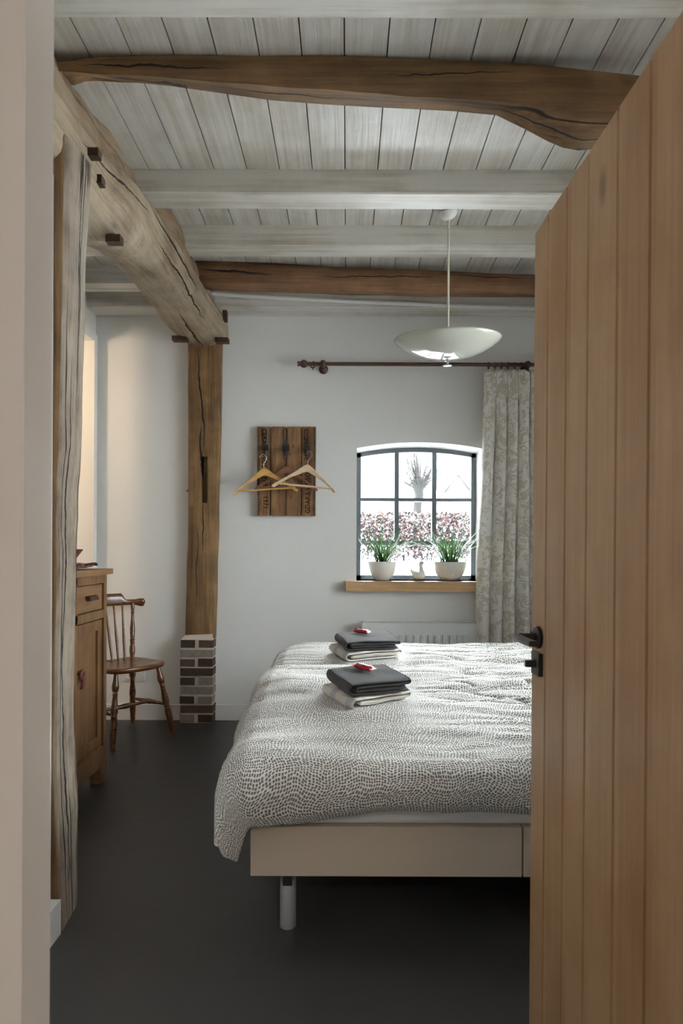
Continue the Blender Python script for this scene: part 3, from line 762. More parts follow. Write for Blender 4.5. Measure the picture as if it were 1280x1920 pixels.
def towel_mesh(w, d, t, layers, h, seedv):
    """folded towel: spiral of thick cloth in the x-z plane, extruded along +y (front face at y=0)"""
    hw = w / 2; g = h / layers
    path = [(hw * .97, g * .5), (0, g * .48), (-hw + g * 1.4, g * .5)]
    top = h - g * .5
    for k in range(1, 8):
        a = -PI / 2 - PI * k / 8
        path.append((-hw + g * 1.4 + math.cos(a) * g * 1.4, (g * .5 + top) / 2 + math.sin(a) * (top - g * .5) / 2))
    path += [(-hw + g * 1.4, top), (0, top + .002), (hw - g * .9, top - .002)]
    for k in range(1, 6):
        a = PI / 2 - PI * k / 6
        path.append((hw - g * .9 + math.cos(a) * g * .9, top - g * .55 + math.sin(a) * g * .55))
    path += [(hw - g * .9, top - g * 1.1), (0, top - g * 1.08), (-hw + g * 3.0, top - g * 1.1)]
    if layers > 3:
        zb = g * 1.55; zt = top - g * 1.1
        for k in range(1, 5):
            a = PI / 2 + PI * k / 5
            path.append((-hw + g * 3.0 + math.cos(a) * g * .6, (zb + zt) / 2 + math.sin(a) * (zt - zb) / 2))
        path += [(-hw + g * 3.0, zb), (0, zb), (hw * .88, zb)]
    path = catmull([(p[0], p[1], 0) for p in path], 3)
    th = t / 2
    Lp, Rp = [], []
    for i, p in enumerate(path):
        dd = (path[min(i + 1, len(path) - 1)] - path[max(i - 1, 0)]).normalized()
        nrm = Vector((-dd.y, dd.x, 0)); Lp.append(p + nrm * th); Rp.append(p - nrm * th)
    b = MB(); lay = b.bm.loops.layers.uv.verify()
    ny = 14
    rings = []
    for j in range(ny + 1):
        y = d * j / ny
        e = (1 - .55 * (abs(2 * j / ny - 1) ** 12))
        def pt(p, q):
            c = (p + q) / 2; p2 = c + (p - c) * e
            return Vector((p2.x + .003 * nz(y * 20, p.y * 30, seedv), y + .008 * nz(p.x * 9, p.y * 50, seedv + 4), p2.y + .006 * nz(p.x * 14, y * 14, seedv + p.y * 9)))
        rings.append([pt(p, q) for p, q in zip(Lp, Rp)] + [pt(q, p) for p, q in reversed(list(zip(Lp, Rp)))])
    b.rings(rings, False)
    b.bm.verts.ensure_lookup_table()
    n = len(rings[0]); m = n // 2
    for base in (0, ny * n):
        for i in range(m - 1):
            b.bm.faces.new([b.bm.verts[base + i], b.bm.verts[base + i + 1], b.bm.verts[base + n - 2 - i], b.bm.verts[base + n - 1 - i]])
    for f in b.bm.faces:
        for lp in f.loops: lp[lay].uv = (lp.vert.co.x, lp.vert.co.y)
    return b

def bar_mesh(parent):
    b = MB(); L = .042; rr = []
    for k in range(13):
        x = -L + 2 * L * k / 12
        f = 1.0 if abs(x) < L * .78 else .45
        hh = .0085 * f if abs(x) < L * .8 else .0015
        ww = .0135 if abs(x) < L * .8 else .0150
        rr.append([(x, ww * math.cos(2 * PI * q / 10), .009 + hh * math.sin(2 * PI * q / 10)) for q in range(10)])
    b.rings(rr)
    for f in b.bm.faces:
        c = f.calc_center_median()
        if abs(c.x) > L * .8: f.material_index = 1
    o = b.build('wrapper', ['red', 'pinkfoil'], parent, 50)
    b = MB()
    def strip(x0, x1, a0, a1, mi, lift=.0006):
        rr = []
        for k in range(7):
            a = a0 + (a1 - a0) * k / 6
            rr.append([(x0, (.0135 + lift) * math.cos(a), .009 + (.0085 + lift) * math.sin(a)), (x1, (.0135 + lift) * math.cos(a), .009 + (.0085 + lift) * math.sin(a))])
        b.rings(rr, False, closed=False, mi=mi)
    strip(-.024, .026, .55, 1.35, 0)
    strip(-.020, .004, 1.75, 2.5, 1)
    strip(-.016, -.012, 1.9, 2.35, 0, .0010); strip(-.009, -.006, 1.9, 2.35, 0, .0010); strip(-.003, .000, 1.9, 2.35, 0, .0010)
    b.build('printed_band', ['white', 'darkred'], parent, 0)

def build_towels():
    defs = [  # px of white towel front-left corner etc.
        ('front', 2.40, 657, 26, 0, 'front bed'), ('rear', 3.20, 654, 18, 1, 'rear bed')]
    for nm, Y, px, rot, i, where in defs:
        x0 = PX(px, Y); r = math.radians(rot)
        c = (x0 + .13 * math.cos(r) - .12 * math.sin(r), Y + .13 * math.sin(r) + .12 * math.cos(r))
        STACKS.append((c[0], c[1], .19))
    build_duvets()
    for (nm, Y, px, rot, i, where), (sx, sy, r_) in zip(defs, STACKS):
        r = math.radians(rot); x0 = PX(px, Y)
        z = top_z(sx, sy) + .004
        zs = [top_z(x0, Y), top_z(sx - .15, sy + .15), top_z(sx + .15, sy + .15)]
        tilt = stack_tilt(sx, sy)
        R = Matrix.Rotation(r + math.radians(4), 4, 'Z')
        T = Matrix.Translation((sx, sy, z)) @ Matrix.Rotation(tilt, 4, 'X')
        b = towel_mesh(.265 + .04 * i, .25, .012, 3.6, .048, i * 3.0)
        b.xf(T @ R @ Matrix.Translation((0, -.125, 0)))
        o = b.build('bath_towel', 'towel_white', smooth=60); md = o.modifiers.new('s', 'SUBSURF'); md.levels = md.render_levels = 1
        tag(o, 'folded white towel with grey stripes under the dark towel on the %s' % where, 'towel', 'folded towels on the beds')
        b = towel_mesh(.255 + .03 * i, .27, .0125, 4.2, .050, i * 5.0 + 2)
        b.xf(T @ Matrix.Rotation(r - math.radians(5), 4, 'Z') @ Matrix.Translation((.012, -.125, .049)))
        o = b.build('bath_towel', 'towel_dark', smooth=60); md = o.modifiers.new('s', 'SUBSURF'); md.levels = md.render_levels = 1
        tag(o, 'folded charcoal towel on top of the striped towel on the %s' % where, 'towel', 'folded towels on the beds')
        t = thing('chocolate_bar', (0, 0, 0), 'small chocolate bar in a red wrapper on the dark towel of the %s' % where, 'snack', group='wrapped chocolate bars')
        bar_mesh(t)
        t.matrix_world = T @ Matrix.Translation((-.006 - .012 * i, .055, .1025)) @ Matrix.Rotation(math.radians(-46 + 10 * i), 4, 'Z') @ Matrix.Scale(1.3, 4)

# ------------------------------------------------------------------ door
def build_door():
    Z1 = 2.0; Lg = .85; th = .04
    t = thing('door_1', (.4445, 1.52, .012), 'open oak plank door on the right with black lever handle', 'door', kind='structure')
    # local: +y runs from free edge to the hinge (towards the camera), +x = into the wall side
    b = MB(); edges = [0, .0915, .203, .312, .434, .544, .655, .765, Lg]
    for i, (a, c) in enumerate(zip(edges, edges[1:])):
        p = [(0.007 if i else 0, a + .0008), (0, a + .0045), (0, c - .0045), (.007, c - .0008), (th, c), (th, a)]
        b.prism(p, 'Z', 0, Z1 - .012)
    for f in b.bm.faces: pass
    b.build('door_leaf', 'dooroak', t, 20)
    # lever handle
    hz = PZ(1193, 1.47) - .012; hy = .052
    b = MB(); b.lathe([(.0001, 0), (.025, 0), (.026, .002), (.026, .007), (.024, .009), (.0001, .009)], n=32); b.xf(Matrix.Translation((0, hy, hz)) @ Matrix.Rotation(-PI / 2, 4, 'Y') )
    h = b.build('handle', 'handle', t, 40)
    h['label'] = 'black lever handle on a round rose'
    b = MB()
    b.tube([(-.006, hy, hz), (-.030, hy, hz), (-.046, hy, hz)], .0095, 14)
    b.bevel(.001, 1)
    # flat lever pointing towards the hinge
    rr = []
    for k in range(12):
        u = k / 11; y = hy - .012 + .118 * u
        x = -.048 - .004 * math.sin(u * PI)
        hh = .0062; ww = .0105
        rr.append([(x - ww * .75 + (.0), y, hz - hh), (x - ww, y, hz), (x - ww * .75, y, hz + hh), (x + ww * .75, y, hz + hh), (x + ww, y, hz), (x + ww * .75, y, hz - hh)])
    b.rings(rr); b.bevel(.0012, 2, 40)
    b.build('lever', 'handle', h, 40)
    lz = PZ(1242, 1.47) - .012
    b = MB(); b.box((-.010, hy - .026, lz - .026), (0, hy + .026, lz + .026)); b.bevel(.002, 2)
    k = b.build('lock_plate', 'handle', t); k['label'] = 'square black privacy lock plate'
    b = MB(); b.box((-.032, hy - .006, lz - .0075), (-.008, hy + .006, lz + .0075)); b.tube([(-.008, hy, lz), (-.014, hy, lz)], .010, 14); b.bevel(.0015, 2); b.build('turn_knob', 'handle', k)
    # swing: free edge fixed, hinge nearer the camera, very slightly out of plumb
    t.matrix_world = Matrix.Translation((.4445, 1.52, .012)) @ Matrix.Rotation(math.radians(.25), 4, 'Y') @ Matrix.Rotation(math.radians(180 + 3.4), 4, 'Z') @ Matrix.Scale(-1, 4, (1, 0, 0)) if False else Matrix.Translation((.437, 1.52, .012)) @ Matrix.Rotation(math.radians(.2), 4, 'Y') @ Matrix(((1, .06, 0, 0), (.0, -1, 0, 0), (0, 0, 1, 0), (0, 0, 0, 1)))

# ------------------------------------------------------------------ cabinet with what stands on it
def build_cabinet():
    XFc, Y0, Y1, H = -1.30, 2.66, 3.49, 1.14
    t = thing('cabinet', (XFc, (Y0 + Y1) / 2, 0), 'oak cabinet with drawers over doors, half hidden by the foreground post', 'cabinet')
    hw = (Y1 - Y0) / 2; d = .50
    # local: x 0 = front, negative x towards the wall
    b = MB()
    b.box((-d, -hw + .022, .09), (-.038, hw - .022, H - .03))
    for y in (-hw + .02, hw - .058): b.box((-.05, y, .0 + .09), (0, y + .038, H - .03))
    for z in (H - .075, H - .262, .145, .085): b.box((-.03, -hw + .05, z), (-.001, hw - .05, z + (.045 if z != .085 else .06)))
    b.box((-.03, -.02, .14), (-.001, .02, H - .04))
    b.bevel(.003, 1)
    b.build('carcass', 'cabwood', t)
    b = MB(); b.box((-d - .005, -hw - .002, H - .03), (.02, hw + .018, H)); b.bevel(.008, 3); b.build('cabinet_top', 'cabwoodY', t)
    for y in (-hw + .02, hw - .10):
        b = MB(); b.prism([(y, 0), (y + .08, 0), (y + .08, .11), (y, .11)], 'X', -.055, .004); b.bevel(.006, 2); b.build('foot', 'cabwood', t)
        b = MB(); b.box((-d + .01, y, 0), (-d + .07, y + .08, .10)); b.build('foot', 'cabwood', t)
    for s in (-1, 1):
        a, c = (.024, hw - .062) if s > 0 else (-hw + .062, -.024)
        b = MB(); b.box((-.24, a, H - .213), (-.009, c - .004, H - .081)); b.bevel(.003, 1); dr = b.build('drawer', 'cabwoodY', t)
        b = MB(); ym = (a + c) / 2; rr = []
        for k in range(9):      # cup pull: a curved hood
            an = PI * k / 8
            rr.append([(-.004 + .026 * math.sin(an * .5), ym - .055 * math.cos(an) * 1.0, H - .135 + .0), (-.004 + .024 * math.sin(an), ym - .055 * math.cos(an), H - .148 - .004), (-.004 + .003, ym - .055 * math.cos(an), H - .126)])
        q = MB()
        prof = [(0, .010), (.012, .012), (.022, .006), (.027, -.006), (.026, -.014), (.023, -.014), (.022, -.006), (.018, .002), (.010, .007), (0, .006)]
        q.prism(prof, 'Y', ym - .055, ym + .055)
        # prism with axis Y takes (x, z)
        q.xf(Matrix.Translation((-.009, 0, H - .142))); q.bevel(.001, 1)
        h = q.build('drawer_pull', 'peg', dr); h['label'] = 'dark wooden cup pull'
        b.bm.free()
        z0, z1 = .195, H - .270; c -= .004 * (s > 0); a += .004 * (s < 0)
        b = MB(); st = .052
        b.box((-.03, a, z0), (-.009, a + st, z1)); b.box((-.03, c - st, z0), (-.009, c, z1)); b.box((-.03, a + st, z1 - st), (-.009, c - st, z1)); b.box((-.03, a + st, z0), (-.009, c - st, z0 + st + .01))
        b.bevel(.003, 1); b.box((-.029, a + st - .005, z0 + st - .005), (-.021, c - st + .005, z1 - st + .005))
        dd = b.build('door', 'cabwood', t)
        # teardrop pull
        yk = a + .025 if s > 0 else c - .025
        zk = .63
        if s < 0: continue
        b = MB()
        b.tube([(.012, .019 * math.cos(2 * PI * k / 20), .019 * math.sin(2 * PI * k / 20)) for k in range(21)], .0085, 10)
        b.tube(catmull([(.012, .010, -.014), (.014, .004, -.036), (.012, 0, -.058), (.004, 0, -.066)], 5), [.012 - .006 * k / 15 for k in range(16)], 10)
        b.tube([(-.012, 0, .004), (.014, 0, .004)], .007, 10)
        b.xf(Matrix.Translation((0, yk, zk)))
        h = b.build('door_pull', 'redclay', dd); h['label'] = 'dark red drop pull'
    # cloth and bowl on top: they rest, so they are things of their own
    b = MB()
    def cl(u, v):
        x = XFc - .40 + .37 * u; y = Y0 + .10 + .66 * v
        z = H + .004 + .010 * max(0, nz(u * 7, v * 9, 2) + .25) + .018 * sstep(.84, 1.0, v) * (1 + .5 * math.sin(u * 9)) * sstep(1.02, .95, v) + .006 * sstep(.85, 1, u)
        return (x + .01 * nz(v * 5, u, 3), y + .008 * nz(u * 6, v, 8), z)
    b.grid(cl, 40, 60)
    o = b.build('table_runner', 'runner', smooth=80); md = o.modifiers.new('t', 'SOLIDIFY'); md.thickness = .004; md.offset = 1
    tag(o, 'dark red patterned runner cloth lying on the cabinet top', 'cloth')
    b = MB(); b.lathe([(.0001, 0), (.035, 0), (.038, .006), (.030, .012), (.055, .05), (.082, .088), (.079, .089), (.05, .052), (.0001, .016)], n=32)
    c = (PX(155, 3.05) - .085 + .0, 3.05)
    b.xf(Matrix.Translation((c[0], c[1], H + .016)))
    tag(b.build('bowl', 'redclay', smooth=60), 'small flared red brown bowl on the cabinet cloth, peeking out behind the post', 'bowl')

# ------------------------------------------------------------------ chair
def build_chair():
    t = thing('chair', (-1.475, 4.285, 0), 'brown turned wooden chair with low spindle back beside the cabinet', 'chair', math.atan2(-.62, .77) - PI / 2)
    # local frame: +y faces forward, +x = right hand of a sitter
    HZ = .487
    # seat
    out = []
    half = [(0, -.185), (.10, -.190), (.155, -.185), (.172, -.165), (.180, -.13), (.205, -.02), (.215, .08), (.200, .15), (.15, .19), (.08, .205), (0, .208)]
    pts = catmull([(a, c, 0) for a, c in half], 4)
    outl = [(p.x, p.y) for p in pts] + [(-p.x, p.y) for p in reversed(pts[1:-1])]
    b = MB(); n = len(outl)
    def ring(sc, z): return [(x * sc, y * sc, z) for x, y in outl]
    b.rings([ring(.90, HZ - .038), ring(.975, HZ - .030), ring(1.0, HZ - .016), ring(.985, HZ - .003), ring(.94, HZ), ring(.75, HZ - .008), ring(.45, HZ - .012), ring(.05, HZ - .010)])
    b.build('seat', 'chair', t, 60)
    def turned(p0, p1, prof, nm, n=16):
        b = MB(); p0, p1 = Vector(p0), Vector(p1); pts = []; rad = []
        for u, r in prof: pts.append(p0 + (p1 - p0) * u); rad.append(r)
        b.tube(pts, rad, n); return b.build(nm, 'chair', t, 50)
    legp = [(0, .013), (.10, .016), (.16, .021), (.20, .023), (.24, .019), (.27, .014), (.285, .018), (.30, .014), (.38, .017), (.47, .022), (.53, .0225), (.57, .017), (.585, .021), (.60, .017), (.615, .0215), (.63, .018), (.66, .022), (.75, .021), (.9, .017), (1.0, .0145)]
    tops = {(-1, 1): (-.155, .135), (1, 1): (.155, .135), (-1, -1): (-.135, -.135), (1, -1): (.135, -.135)}
    feet = {(-1, 1): (-.225, .215), (1, 1): (.225, .215), (-1, -1): (-.205, -.235), (1, -1): (.205, -.235)}
    def legpt(k, z):
        a, f = tops[k], feet[k]; u = (HZ - .03 - z) / (HZ - .03); return (a[0] + (f[0] - a[0]) * u, a[1] + (f[1] - a[1]) * u, z)
    for k in tops: turned(legpt(k, HZ - .03), legpt(k, 0), legp, 'leg')
    stp = [(0, .009), (.2, .011), (.4, .015), (.5, .019), (.6, .015), (.8, .011), (1, .009)]
    for s in (-1, 1): turned(legpt((s, 1), .20), legpt((s, -1), .185), stp, 'stretcher')
    a = (Vector(legpt((-1, 1), .20)) + Vector(legpt((-1, -1), .185))) / 2; c = (Vector(legpt((1, 1), .20)) + Vector(legpt((1, -1), .185))) / 2
    turned(a, c, stp, 'stretcher')
    # back: two turned posts, five spindles, shaped crest with rounded ends
    CZ = .868
    def crestpt(x): return Vector((x, -.262 + .9 * x * x, CZ))
    postp = [(0, .012), (.05, .016), (.12, .020), (.2, .018), (.25, .013), (.27, .018), (.29, .014), (.31, .019), (.33, .014), (.42, .017), (.52, .018), (.66, .012), (.78, .010), (.80, .014), (.82, .010), (.9, .014), (1, .010)]
    for s in (-1, 1): turned((s * .150, -.160, HZ - .006), crestpt(s * .195) + Vector((0, 0, .005)), postp, 'back_post')
    for x in (-.095, -.047, 0, .047, .095):
        turned((x, -.168 + .3 * x * x, HZ - .006), crestpt(x * 1.3) + Vector((0, 0, .005)), [(0, .0075), (.35, .0095), (.7, .0065), (1, .006)], 'spindle', 10)
    b = MB(); rr = []; N = 48
    for i in range(N + 1):
        x = -.275 + .55 * i / N; ax = abs(x)
        c = Vector((x, -.262 + .9 * x * x, CZ))
        hl = .022; hu = .018 + .046 * sstep(.150, .115, ax)
        wd = .013
        if ax > .205: q = sstep(.205, .25, ax); hl += .012 * q; hu += .006 * q; wd += .006 * q
        if ax > .262: q = math.sqrt(max(0.02, 1 - ((ax - .262) / .0131) ** 2)); hl *= q; hu *= q; wd *= q
        tx = Vector((1, 1.8 * x, 0)).normalized(); ny = Vector((-tx.y, tx.x, 0))
        ring = []
        for k in range(14):
            an = 2 * PI * k / 14; cs, sn = math.cos(an), math.sin(an)
            r = (abs(cs) ** 3.2 + abs(sn) ** 3.2) ** (-1 / 3.2)
            ring.append(c + ny * (wd * cs * r) + Vector((0, 0, (hu if sn > 0 else hl) * sn * r)))
        rr.append(ring)
    b.rings(rr); b.build('crest_rail', 'chair', t, 60)

# ------------------------------------------------------------------ back wall: rack, hangers, rod, curtain, sill and its things
def text_mesh(s, size, name, mat, parent, mtx, sx=1.0):
    cu = bpy.data.curves.new(name, 'FONT'); cu.body = s; cu.size = size; cu.align_x = 'CENTER'; cu.align_y = 'CENTER'; cu.extrude = .0004; cu.offset = .0011; cu.space_character = 1.1
    o = bpy.data.objects.new(name, cu); C.objects.link(o)
    bpy.context.view_layer.update()
    me = bpy.data.meshes.new_from_object(o.evaluated_get(bpy.context.evaluated_depsgraph_get()))
    bpy.data.objects.remove(o); bpy.data.curves.remove(cu)
    me.materials.clear(); me.materials.append(M[mat]); me.transform(mtx @ Matrix.Scale(sx, 4, (1, 0, 0)))
    q = bpy.data.objects.new(name, me); C.objects.link(q); q.parent = parent
    return q

def build_rack():
    Yr = 4.65
    x0, x1 = PX(480.5, Yr), PX(592, Yr); z0, z1 = PZ(968, Yr), PZ(801, Yr)
    cx, cz = (x0 + x1) / 2, (z0 + z1) / 2
    t = thing('coat_rack', (cx, Yr, cz), 'brown crate wood board with three black iron hooks hung on the white wall', 'coat rack')
    hw, hh = (x1 - x0) / 2, (z1 - z0) / 2
    b = MB(); fr = [-hw, -hw + .11 * (2 * hw) / 1 * .55, 0, 0, 0, hw]
    cuts = [-hw, -hw + 2 * hw * .235, -hw + 2 * hw * .50, -hw + 2 * hw * .755, hw]
    for a, c in zip(cuts, cuts[1:]): b.box((a + .0035, -.012, -hh), (c - .0035, .008, hh))
    b.bevel(.004, 2); b.box((-hw + .004, -.004, -hh + .006), (hw - .004, .028, hh - .006), 1)
    for x in (-hw + .013, hw - .017): b.box((x - .002, -.0126, -hh + .004), (x + .008, -.010, hh - .004), 1)
    b.build('board', ['crate', 'peg'], t)
    for px in (497, 535.5, 574.5):
        x = PX(px, Yr) - cx; zc = PZ(841, Yr) - cz
        b = MB(); b.box((x - .024, -.034, zc - .020), (x + .024, -.011, zc + .020)); b.bevel(.006, 2)
        b.tube(catmull([(x, -.034, zc - .01), (x, -.050, zc - .020), (x, -.058, zc - .038), (x, -.070, zc - .046), (x, -.082, zc - .036)], 5), .0055, 8)
        b.tube([(x, -.025, zc - .02), (x, -.02, zc - .055)], .009, 8)
        h = b.build('hook', 'black', t)
        b = MB(); tp = PZ(806, Yr) - cz
        b.tube(catmull([(x - .007, -.018, zc + .015), (x - .012, -.018, zc + .06), (x - .017, -.018, tp - .015), (x - .008, -.018, tp), (x + .006, -.018, tp - .004), (x + .009, -.018, tp - .03), (x + .007, -.018, zc + .05), (x + .005, -.018, zc + .015)], 6), .0032, 8)
        b.build('wire_loop', 'black', h)
    def lab(s, px, py, size, ang, sx=1.0):
        text_mesh(s, size, 'lettering', 'letter', t, Matrix.Translation((PX(px, Yr) - cx, -.0122, PZ(py, Yr) - cz)) @ Matrix.Rotation(PI / 2, 4, 'X') @ Matrix.Rotation(ang, 4, 'Z'), sx)
    lab('1971', 498, 943, .052, -PI / 2, .85); lab('CERA', 494, 819, .052, -PI / 2, .85); lab('NDS', 495, 866, .052, -PI / 2, .85); lab('ENE', 495, 905, .052, -PI / 2, .85)
    lab('GDAP.S V', 577, 938, .050, PI / 2, .85); lab('DSO', 577, 898, .05, PI / 2, .85); lab('H', 575, 858, .05, PI / 2, .85); lab('LC', 574, 826, .05, PI / 2, .85)

def build_hanger(px, py, Y, mat, hookmat, tilt, yaw, lab, w=.455, hook_flip=1, lean=0.0):
    """(px,py) = where the wooden shoulders meet"""
    t = thing('coat_hanger', P(px, py, Y), lab, 'coat hanger', group='wooden hangers on the coat rack')
    b = MB(); rr = []; N = 40; hw = w / 2
    for i in range(N + 1):
        u = -1 + 2 * i / N; au = abs(u)
        zt = -.185 * (1 - (1 - au) ** 1.0) * .0 + -(.150 * au ** 1.12) - .010 * math.exp(-((au) / .05) ** 2) * 0
        zt = -.012 * au - .135 * (au ** 1.35) + .024 * math.exp(-(au / .28) ** 2)
        th = .052 - .030 * sstep(0, .55, au) + .004 * sstep(.7, .95, au)
        if au > .93: th *= math.sqrt(max(.12, 1 - ((au - .93) / .07) ** 2))
        zt -= .026
        y = -.045 * au * au + .02
        dd = .0065 + .006 * sstep(.3, .9, au)
        rr.append([(u * hw, y - dd, zt - th + .002), (u * hw, y - dd, zt - .003), (u * hw, y - dd * .5, zt), (u * hw, y + dd * .5, zt), (u * hw, y + dd, zt - .003), (u * hw, y + dd, zt - th + .002), (u * hw, y + dd * .5, zt - th), (u * hw, y - dd * .5, zt - th)])
    b.rings(rr); b.build('shoulders', mat, t, 40)
    b = MB(); zb = -.158
    b.tube([(-hw * .93, -.020, zb), (0, -.019, zb), (hw * .93, -.020, zb)], .0068, 10); b.build('trouser_bar', mat, t)
    b = MB(); f = hook_flip
    hk = [(0, .02, -.01), (0, .02, .022), (.005 * f, .02, .034), (.020 * f, .02, .055), (.022 * f, .02, .075), (.008 * f, .02, .092), (-.012 * f, .02, .090), (-.026 * f, .02, .074)]
    b.tube(catmull(hk, 6), .0022, 8); q = b.build('hook', hookmat, t); q['label'] = 'bent metal hook'
    t.rotation_euler = (lean, math.radians(tilt), math.radians(yaw))
    return t

def build_rod_and_curtain():
    Yr = 4.585; zr = PZ(682.5, Yr)
    xa, xb = PX(568, Yr), 1.42
    t = thing('curtain_rod', (xa, Yr, zr), 'dark brown wooden curtain rod with ball end above the window', 'curtain rod')
    b = MB(); b.tube([(.02, 0, 0), (xb - xa - .02, 0, 0)], .0135, 16); b.build('pole', 'rod', t)
    for x, s in ((0, -1), (xb - xa, 1)):
        b = MB(); prof = [(.0001, -.029), (.015, -.025), (.025, -.014), (.029, 0), (.025, .014), (.016, .024), (.014, .03), (.018, .034), (.018, .045), (.0001, .045)]
        b.lathe(prof, n=20); b.xf(Matrix.Translation((x, 0, 0)) @ Matrix.Rotation(-s * PI / 2 + PI, 4, 'Y')); b.build('finial', 'rod', t, 50)
    for x in (PX(604, Yr) - xa, xb - xa - .13):
        b = MB(); b.lathe([(.0001, 0), (.026, 0), (.034, .006), (.034, .012), (.022, .018), (.014, .03), (.014, .075), (.0001, .075)], n=20)
        b.xf(Matrix.Translation((x, YB - Yr, -.016)) @ Matrix.Rotation(PI / 2, 4, 'X'))
        b.lathe([(.0001, -.024), (.014, -.022), (.021, -.012), (.021, .012), (.014, .022), (.0001, .024)], (x, .0, .002), 18); b.build('bracket', 'rod', t, 50)
    def ring(x, lab, grp=None):
        r = thing('curtain_ring', (x, Yr, zr), lab, 'curtain ring', group=grp)
        b = MB(); n, m = 22, 8; R, q = .0215, .0042
        rr = []
        for i in range(n + 1):
            a = 2 * PI * i / n; rr.append([((q * math.sin(2 * PI * k / m)), (R + q * math.cos(2 * PI * k / m)) * math.cos(a), (R + q * math.cos(2 * PI * k / m)) * math.sin(a) - .007) for k in range(m)])
        b.rings(rr, False); b.build('loop', 'rod', r, 60)
        b = MB(); b.tube(catmull([(0, 0, -.030), (0, -.004, -.038), (0, 0, -.044), (0, .004, -.038), (0, 0, -.032)], 4), .002, 6); b.build('eyelet', 'rod', r, 60)
        return r
    q = ring(PX(585, Yr), 'single curtain ring left between the ball end and the bracket'); q.rotation_euler = (0, 0, .9)
    b = None
    for i in range(7):
        r = ring(PX(914 + 12.2 * i, Yr), 'dark brown ring holding up the pleated curtain on the rod', 'rings above the curtain')
    # pleated curtain
    x0, x1 = PX(908, 4.56), PX(1007, 4.56)
    zt, zbm = PZ(693, 4.57), .03
    b = MB(); NP = 4.7
    def cur(u, v):
        # v 0 top .. 1 bottom
        z = zt + (zbm - zt) * v
        pin = sstep(.025, .045, v) * sstep(.11, .05, v)
        wid = lerp_tab([(0, 1.0), (.05, .98), (.25, 1.06), (.7, 1.16), (1, 1.18)], v)
        mid = (x0 + x1) / 2 + .004 * v
        left = x0 - (.0 + .055 * sstep(.05, .75, v)); right = x1 + .03 * v
        uu = u + .018 * nz(u * 6, v * 1.5, 3) + .008 * nz(u * 15, v * 4, 5)
        x = left + (right - left) * uu
        ph = u * NP * 2 * PI
        amp = .052 - .016 * pin
        y = 4.583 - .010 + amp * (.8 * math.cos(ph + .7 * nz(u * 3, v * 1.2, 1)) + .2 * math.cos(2 * ph + 1.0 + 1.4 * v)) * (.55 + .45 * sstep(.02, .15, v))
        sharp = math.sin(ph + .5 * nz(v * 2, u * 4, 6))
        x -= .0135 * sharp * (.8 + .3 * v)
        if v < .09:       # pinch pleat fingers
            k = sstep(.09, .05, v); y += .012 * math.cos(ph * 3) * k; x += .006 * math.sin(ph * 3) * k
        return (x, min(y, 4.655), z + (.006 * math.sin(ph) if v < .02 else 0))
    b.grid(cur, 220, 130, uvfn=lambda u, v: (u * 1.15, (1 - v) * 2.5))
    o = b.build('curtain', 'curtain', smooth=180); md = o.modifiers.new('t', 'SOLIDIFY'); md.thickness = .003
    tag(o, 'pinch pleated curtain with beige scroll pattern drawn to the right of the window', 'curtain')

def bowl_plant(px, py_base, Y, rad, h, nleaf, spread, hgt, lab, seedv, rise):
    x = PX(px, Y)
    t = thing('potted_plant', (x, Y, WZ0 + .0005), lab, 'plant')
    prof = [(.0001, 0), (rad * .46, 0), (rad * .50, .003), (rad * .66, h * .16), (rad * .82, h * .38), (rad * .93, h * .64), (rad * .985, h * .88), (rad, h), (rad * .965, h), (rad * .93, h * .86), (rad * .6, h * .84), (.0001, h * .84)]
    b = MB(); b.lathe(prof, n=40); p = b.build('pot', 'porcelain', t, 60); p['label'] = 'white porcelain bowl'
    b = MB(); b.lathe([(.0001, h * .845), (rad * .92, h * .85), (rad * .92, h * .88), (.0001, h * .93)], n=24); b.build('soil', 'soil', t)
    rnd = random.Random(seedv); b = MB()
    for i in range(nleaf):
        a = rnd.uniform(0, 2 * PI); r0 = rad * .55 * math.sqrt(rnd.random()); up = hgt * rnd.uniform(.45, 1.0); out = spread * rnd.uniform(.25, 1.0)
        da = rnd.uniform(-.5, .5); w = rnd.uniform(.0045, .0075)
        p0 = Vector((r0 * math.cos(a), r0 * math.sin(a) * .8, h * .85))
        d = Vector((math.cos(a + da), math.sin(a + da) * .62, 0)); side = Vector((-d.y, d.x, 0))
        rr = []; N = 9; droop = rnd.uniform(.0, .6)
        for k in range(N + 1):
            u = k / N
            p = p0 + d * (out * (u ** 1.4)) + Vector((0, 0, up * (u - droop * u ** 2.6)))
            if p.y > .075: p.y = .075
            p.x = max(WX0 + .02 - x, min(WX1 - .02 - x, p.x))
            ww = w * (1 - u ** 2.2) + .0004
            rr.append([p - side * ww, p + Vector((0, 0, -.0012)), p + side * ww])
        b.rings(rr, False, closed=False)
    b.build('leaves', 'leaf', t, 180)

